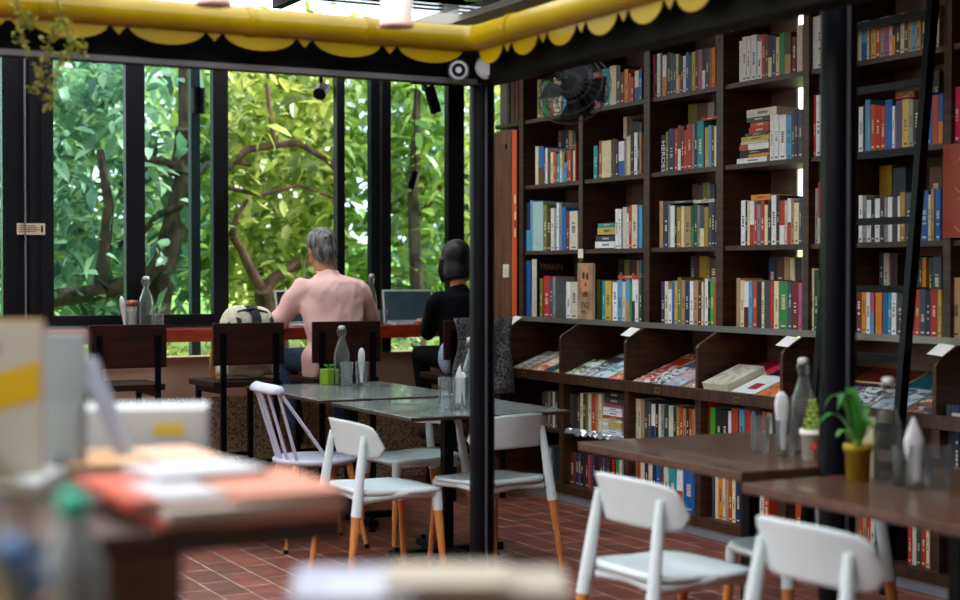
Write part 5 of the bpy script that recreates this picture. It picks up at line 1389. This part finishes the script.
for i, (c, lab) in enumerate([('#b8402c', 'red magazine at the bottom of the blurred stack on the desk corner'), ('#c9c2b8', 'pale magazine in the middle of the blurred stack on the desk corner')]):
    slab('magazine', .76, 2.34, zs, .28, .34, .014, .05 * i, mat('mg' + c, c, .5), lab, 'magazine'); zs += .0145
slab('magazine', .655, 2.36, zs, .15, .32, .012, .02, mat('mg_coral', '#b84a30', .45), 'coral red magazine on top at the left of the blurred desk corner stack', 'magazine', '#b5b8be')
slab('magazine', .83, 2.33, zs, .17, .30, .012, -.06, mat('mg_salmon', '#c27a62', .45), 'salmon and white magazine on top at the right of the blurred desk corner stack', 'magazine')
slab('magazine', .76, 2.46, zs + .013, .19, .16, .010, .1, mat('mg_white', '#bcc0c6', .45), 'white magazine topmost on the blurred desk corner stack', 'magazine')
for i, (x, y, w, c, lab) in enumerate([(.68, 2.86, .17, '#d8a878', 'tan booklet left of centre on the blurred desk'), (.84, 2.86, .13, '#d9b098', 'pinkish booklet right of the tan one on the blurred desk')]):
    slab('booklet', x, y, z, w, .24, .03, .0, mat('bk' + c, c, .6), lab, 'booklet')
# white box with yellow mark
bx = slab('white_box', .84, 3.12, z, .29, .16, .10, -.35, mat('box_white', '#b9bfc0', .5), 'long white box with a small yellow mark on the blurred desk', 'box', pages=False)
MB().box((.04, -.0815, .045), (.10, -.08, .07)).build('yellow_mark', mat('mark_yellow', '#c9b23c', .5), bx)
# card holder and a-frame
ch = empty('card_holder', (.625, 2.80, z), -.45, 'pale grey upright card holder on the blurred desk', 'holder')
MB().box((-.04, -.012, 0), (.04, .0, .265)).box((-.045, -.045, 0), (.045, -.012, .02)).build('back_plate', mat('holder_grey', '#98a2a6', .4), ch, bevel=.003)
MB().box((-.03, -.018, .02), (.03, -.013, .14)).build('cards', mat('holder_card', '#a9b1b4', .5), ch)
af = empty('table_sign', (.685, 2.88, z), -.45, 'pale grey tent-shaped table sign leaning beside the card holder', 'sign')
MB().add([(-.085, 0, 0), (-.03, 0, .21), (.005, 0, .21), (.085, 0, 0), (.06, 0, 0), (-.012, 0, .19), (-.06, 0, 0)] + [(-.085, .06, 0), (-.03, .06, .21), (.005, .06, .21), (.085, .06, 0), (.06, .06, 0), (-.012, .06, .19), (-.06, .06, 0)],
   [(0, 6, 5, 1), (1, 5, 2), (2, 5, 4, 3), (7, 8, 12, 13), (8, 9, 12), (9, 10, 11, 12), (0, 1, 8, 7), (1, 2, 9, 8), (2, 3, 10, 9), (6, 13, 12, 5), (5, 12, 11, 4), (0, 7, 13, 6), (3, 4, 11, 10)]).build('frame', mat('sign_lav', '#a0a8ba', .4), af)
# white tray with the cream book with a yellow label
wt = MB().box((-.22, -.16, 0), (.115, .16, .03)).build('white_tray', mat('tray_white', '#b4b9b9', .4), None, (.49, 2.74, z + .0), (0, 0, -.45), bevel=.004); tag(wt, 'white tray slab at the left edge of the picture on the desk', 'tray')
cb = empty('book', (.525, 2.72, z + .031), -.50, 'cream book standing upright with a yellow label at the left edge', 'book')
MB().box((-.115, -.03, 0), (.05, .0, .255)).build('cover', mat('cream_cover', '#bdb9a9', .5), cb)
MB().box((-.113, -.028, .255), (.048, -.002, .258)).build('page_block', mat('top_pages', '#c9a86a', .6), cb)
MB().add([(-.04, -.0312, .10), (.05, -.0312, .125), (.05, -.0312, .19), (-.055, -.0312, .16)], [(0, 1, 2, 3)]).build('yellow_label', mat('label_yellow', '#d2aa10', .5), cb)
MB().box((-.03, -.0312, .2), (-.02, -.031, .22)).build('cover_mark', mat('holder_dk', '#7c7a72', .5), cb)
lh = MB().add([(-.20, -.07, 0), (-.02, -.07, 0), (-.15, -.07, .17), (-.20, -.07, .19), (-.20, -.04, 0), (-.02, -.04, 0), (-.15, -.04, .17), (-.20, -.04, .19)],
   [(0, 1, 2, 3), (7, 6, 5, 4), (0, 4, 5, 1), (1, 5, 6, 2), (2, 6, 7, 3), (3, 7, 4, 0)]).build('leaflet_holder', mat('holder_dark', '#8e9290', .3), None, (.53, 2.66, z + .031), (0, 0, -.5))
tag(lh, 'grey slanted leaflet holder in front of the cream book at the left edge', 'holder')

# low front table just under the picture's bottom edge
FT = .93
ft = empty('front_table', (.35, 1.35, 0), 0, 'table under the blurred books and bottle at the bottom edge', 'table')
MB().box((-.85, -.30, .90), (.75, .40, FT)).build('tabletop', DBR, ft, bevel=.003)
for sx in (-.8, .66):
    for sy in (-.26, .32): MB().box((sx, sy, 0), (sx + .05, sy + .05, .90)).build('leg', BLACKM, ft)
def at(px, D, z):       # a spot on the table below image column px at distance D
    p = CP + (FW + RT * ((px - 480) / F_PX)) * D; return p.x, p.y
FX, FY = at(352, 1.78, 0)
zz = FT + .0005
for i, (c, lab) in enumerate([('#8b8578', 'grey-olive book at the bottom of the left stack at the bottom edge'), ('#8e8776', 'stone-coloured book in the left stack at the bottom edge'), ('#86816e', 'sage book under the lavender cover at the bottom edge')]):
    slab('book', FX, FY, zz, .135, .19, .032, -.45, mat('fb' + c, c, .6), lab, 'book'); zz += .0325
slab('book', FX, FY, zz, .135, .19, .016, -.40, mat('fb_lav', '#9fa4b8', .5), 'book with a pale lavender-white cover at the bottom edge of the picture', 'book', '#b4b8c8')
FX, FY = at(466, 1.80, 0)
zz = FT + .0005
for i, (c, w, lab) in enumerate([('#8c8478', .22, 'beige book lowest in the right stack at the bottom edge'), ('#a39e94', .21, 'light book second in the right stack at the bottom edge'), ('#989284', .20, 'off-white book third in the right stack at the bottom edge'), ('#5e5048', .19, 'brown-grey book fourth in the right stack at the bottom edge'), ('#a29a8a', .19, 'cream book fifth in the right stack at the bottom edge')]):
    slab('book', FX + .006 * i * (-1) ** i, FY, zz, w, .15, (.024, .03, .022, .012, .020)[i], -.47, mat('fc' + c, c, .6), lab, 'book'); zz += (.024, .03, .022, .012, .020)[i] + .0005
slab('book', FX - .03, FY - .012, zz, .14, .13, .014, -.47, mat('fc_top', '#a89f8c', .6), 'small cream book topmost in the right stack at the bottom edge', 'book')
def pet(px, D, label, cap, liq=None, h=.25):
    x, y = at(px, D, 0)
    t = empty('plastic_bottle', (x, y, FT), 0, label, 'bottle')
    r = .034
    MB().lathe([(0, 0), (r * .9, 0), (r, .01), (r, h * .3), (r * .94, h * .34), (r, h * .38), (r, h * .62), (r * .9, h * .7), (r * .5, h * .84), (r * .4, h * .88), (r * .4, h * .93), (0, h * .93)], 28).build('bottle_body', WATERG if not liq else mat('dark_liquid', '#1c1c28', .15), t)
    MB().lathe([(0, h * .9), (.0155, h * .9), (.0155, h * .985), (.013, h), (0, h)], 24).build('cap', cap, t)
    return t
pet(72, 1.68, 'clear plastic bottle with a teal green cap at lower left', mat('cap_teal', '#2fdcb4', .4), h=.232)
pet(100, 1.30, 'dark plastic bottle with a white cap at the bottom left corner', mat('cap_white', '#c9d2d2', .4), True, .165)
x, y = at(42, 1.25, 0)
o = MB().lathe([(0, 0), (.03, 0), (.03, .09), (.012, .125), (0, .13)], 20).build('teal_bottle', mat('teal_dark', '#0f5e54', .4), None, (x, y, FT)); tag(o, 'small dark teal bottle at the bottom left corner', 'bottle')
x, y = at(8, 1.5, 0)
o = MB().box((-.045, -.05, 0), (.03, .05, .145)).build('cardboard_box', mat('card_tan', '#9a6a3a', .7), None, (x, y, FT), (0, 0, -.5), bevel=.003); tag(o, 'small tan cardboard box at the bottom left edge', 'box')
o = blob('plastic_bag', MB().ball((0, 0, .035), (.032, .03, .036)).ball((.018, -.005, .02), (.02, .02, .022)), coverm('bag_blue', ['#1668a8', '#1668a8', '#dfe6ee', '#12285e'], 18), None, .006, 4, (x, y, FT + .1465)); tag(o, 'blue and white crumpled plastic packet on the tan box at the left edge', 'packet')
# cream tote strap
x, y = at(26, 1.42, 0)
tb = empty('tote_bag', (x, y, FT), -.48, 'cream tote bag with a long strap at the lower left edge', 'bag')
MB().tube([(-.055, .0, .28), (-.035, 0, .22), (-.01, 0, .13), (.02, 0, .04), (.024, 0, .004)], .009, 10, flat=.5).build('strap', mat('tote_cream', '#b9b083', .8), tb)
MB().tube([(-.06, .02, .30), (-.045, .02, .20), (-.015, .02, .16), (-.008, .02, .26), (-.055, .02, .31)], .009, 10, flat=.5).build('strap', mat('tote_cream', '#b9b083', .8), tb)
blob('bag_body', MB().box((-.09, -.012, 0), (-.005, .03, .10)).ball((-.05, .01, .05), (.045, .025, .055)), mat('tote_cream', '#b9b083', .8), tb, .006, 4)
print('objects', len(bpy.data.objects))
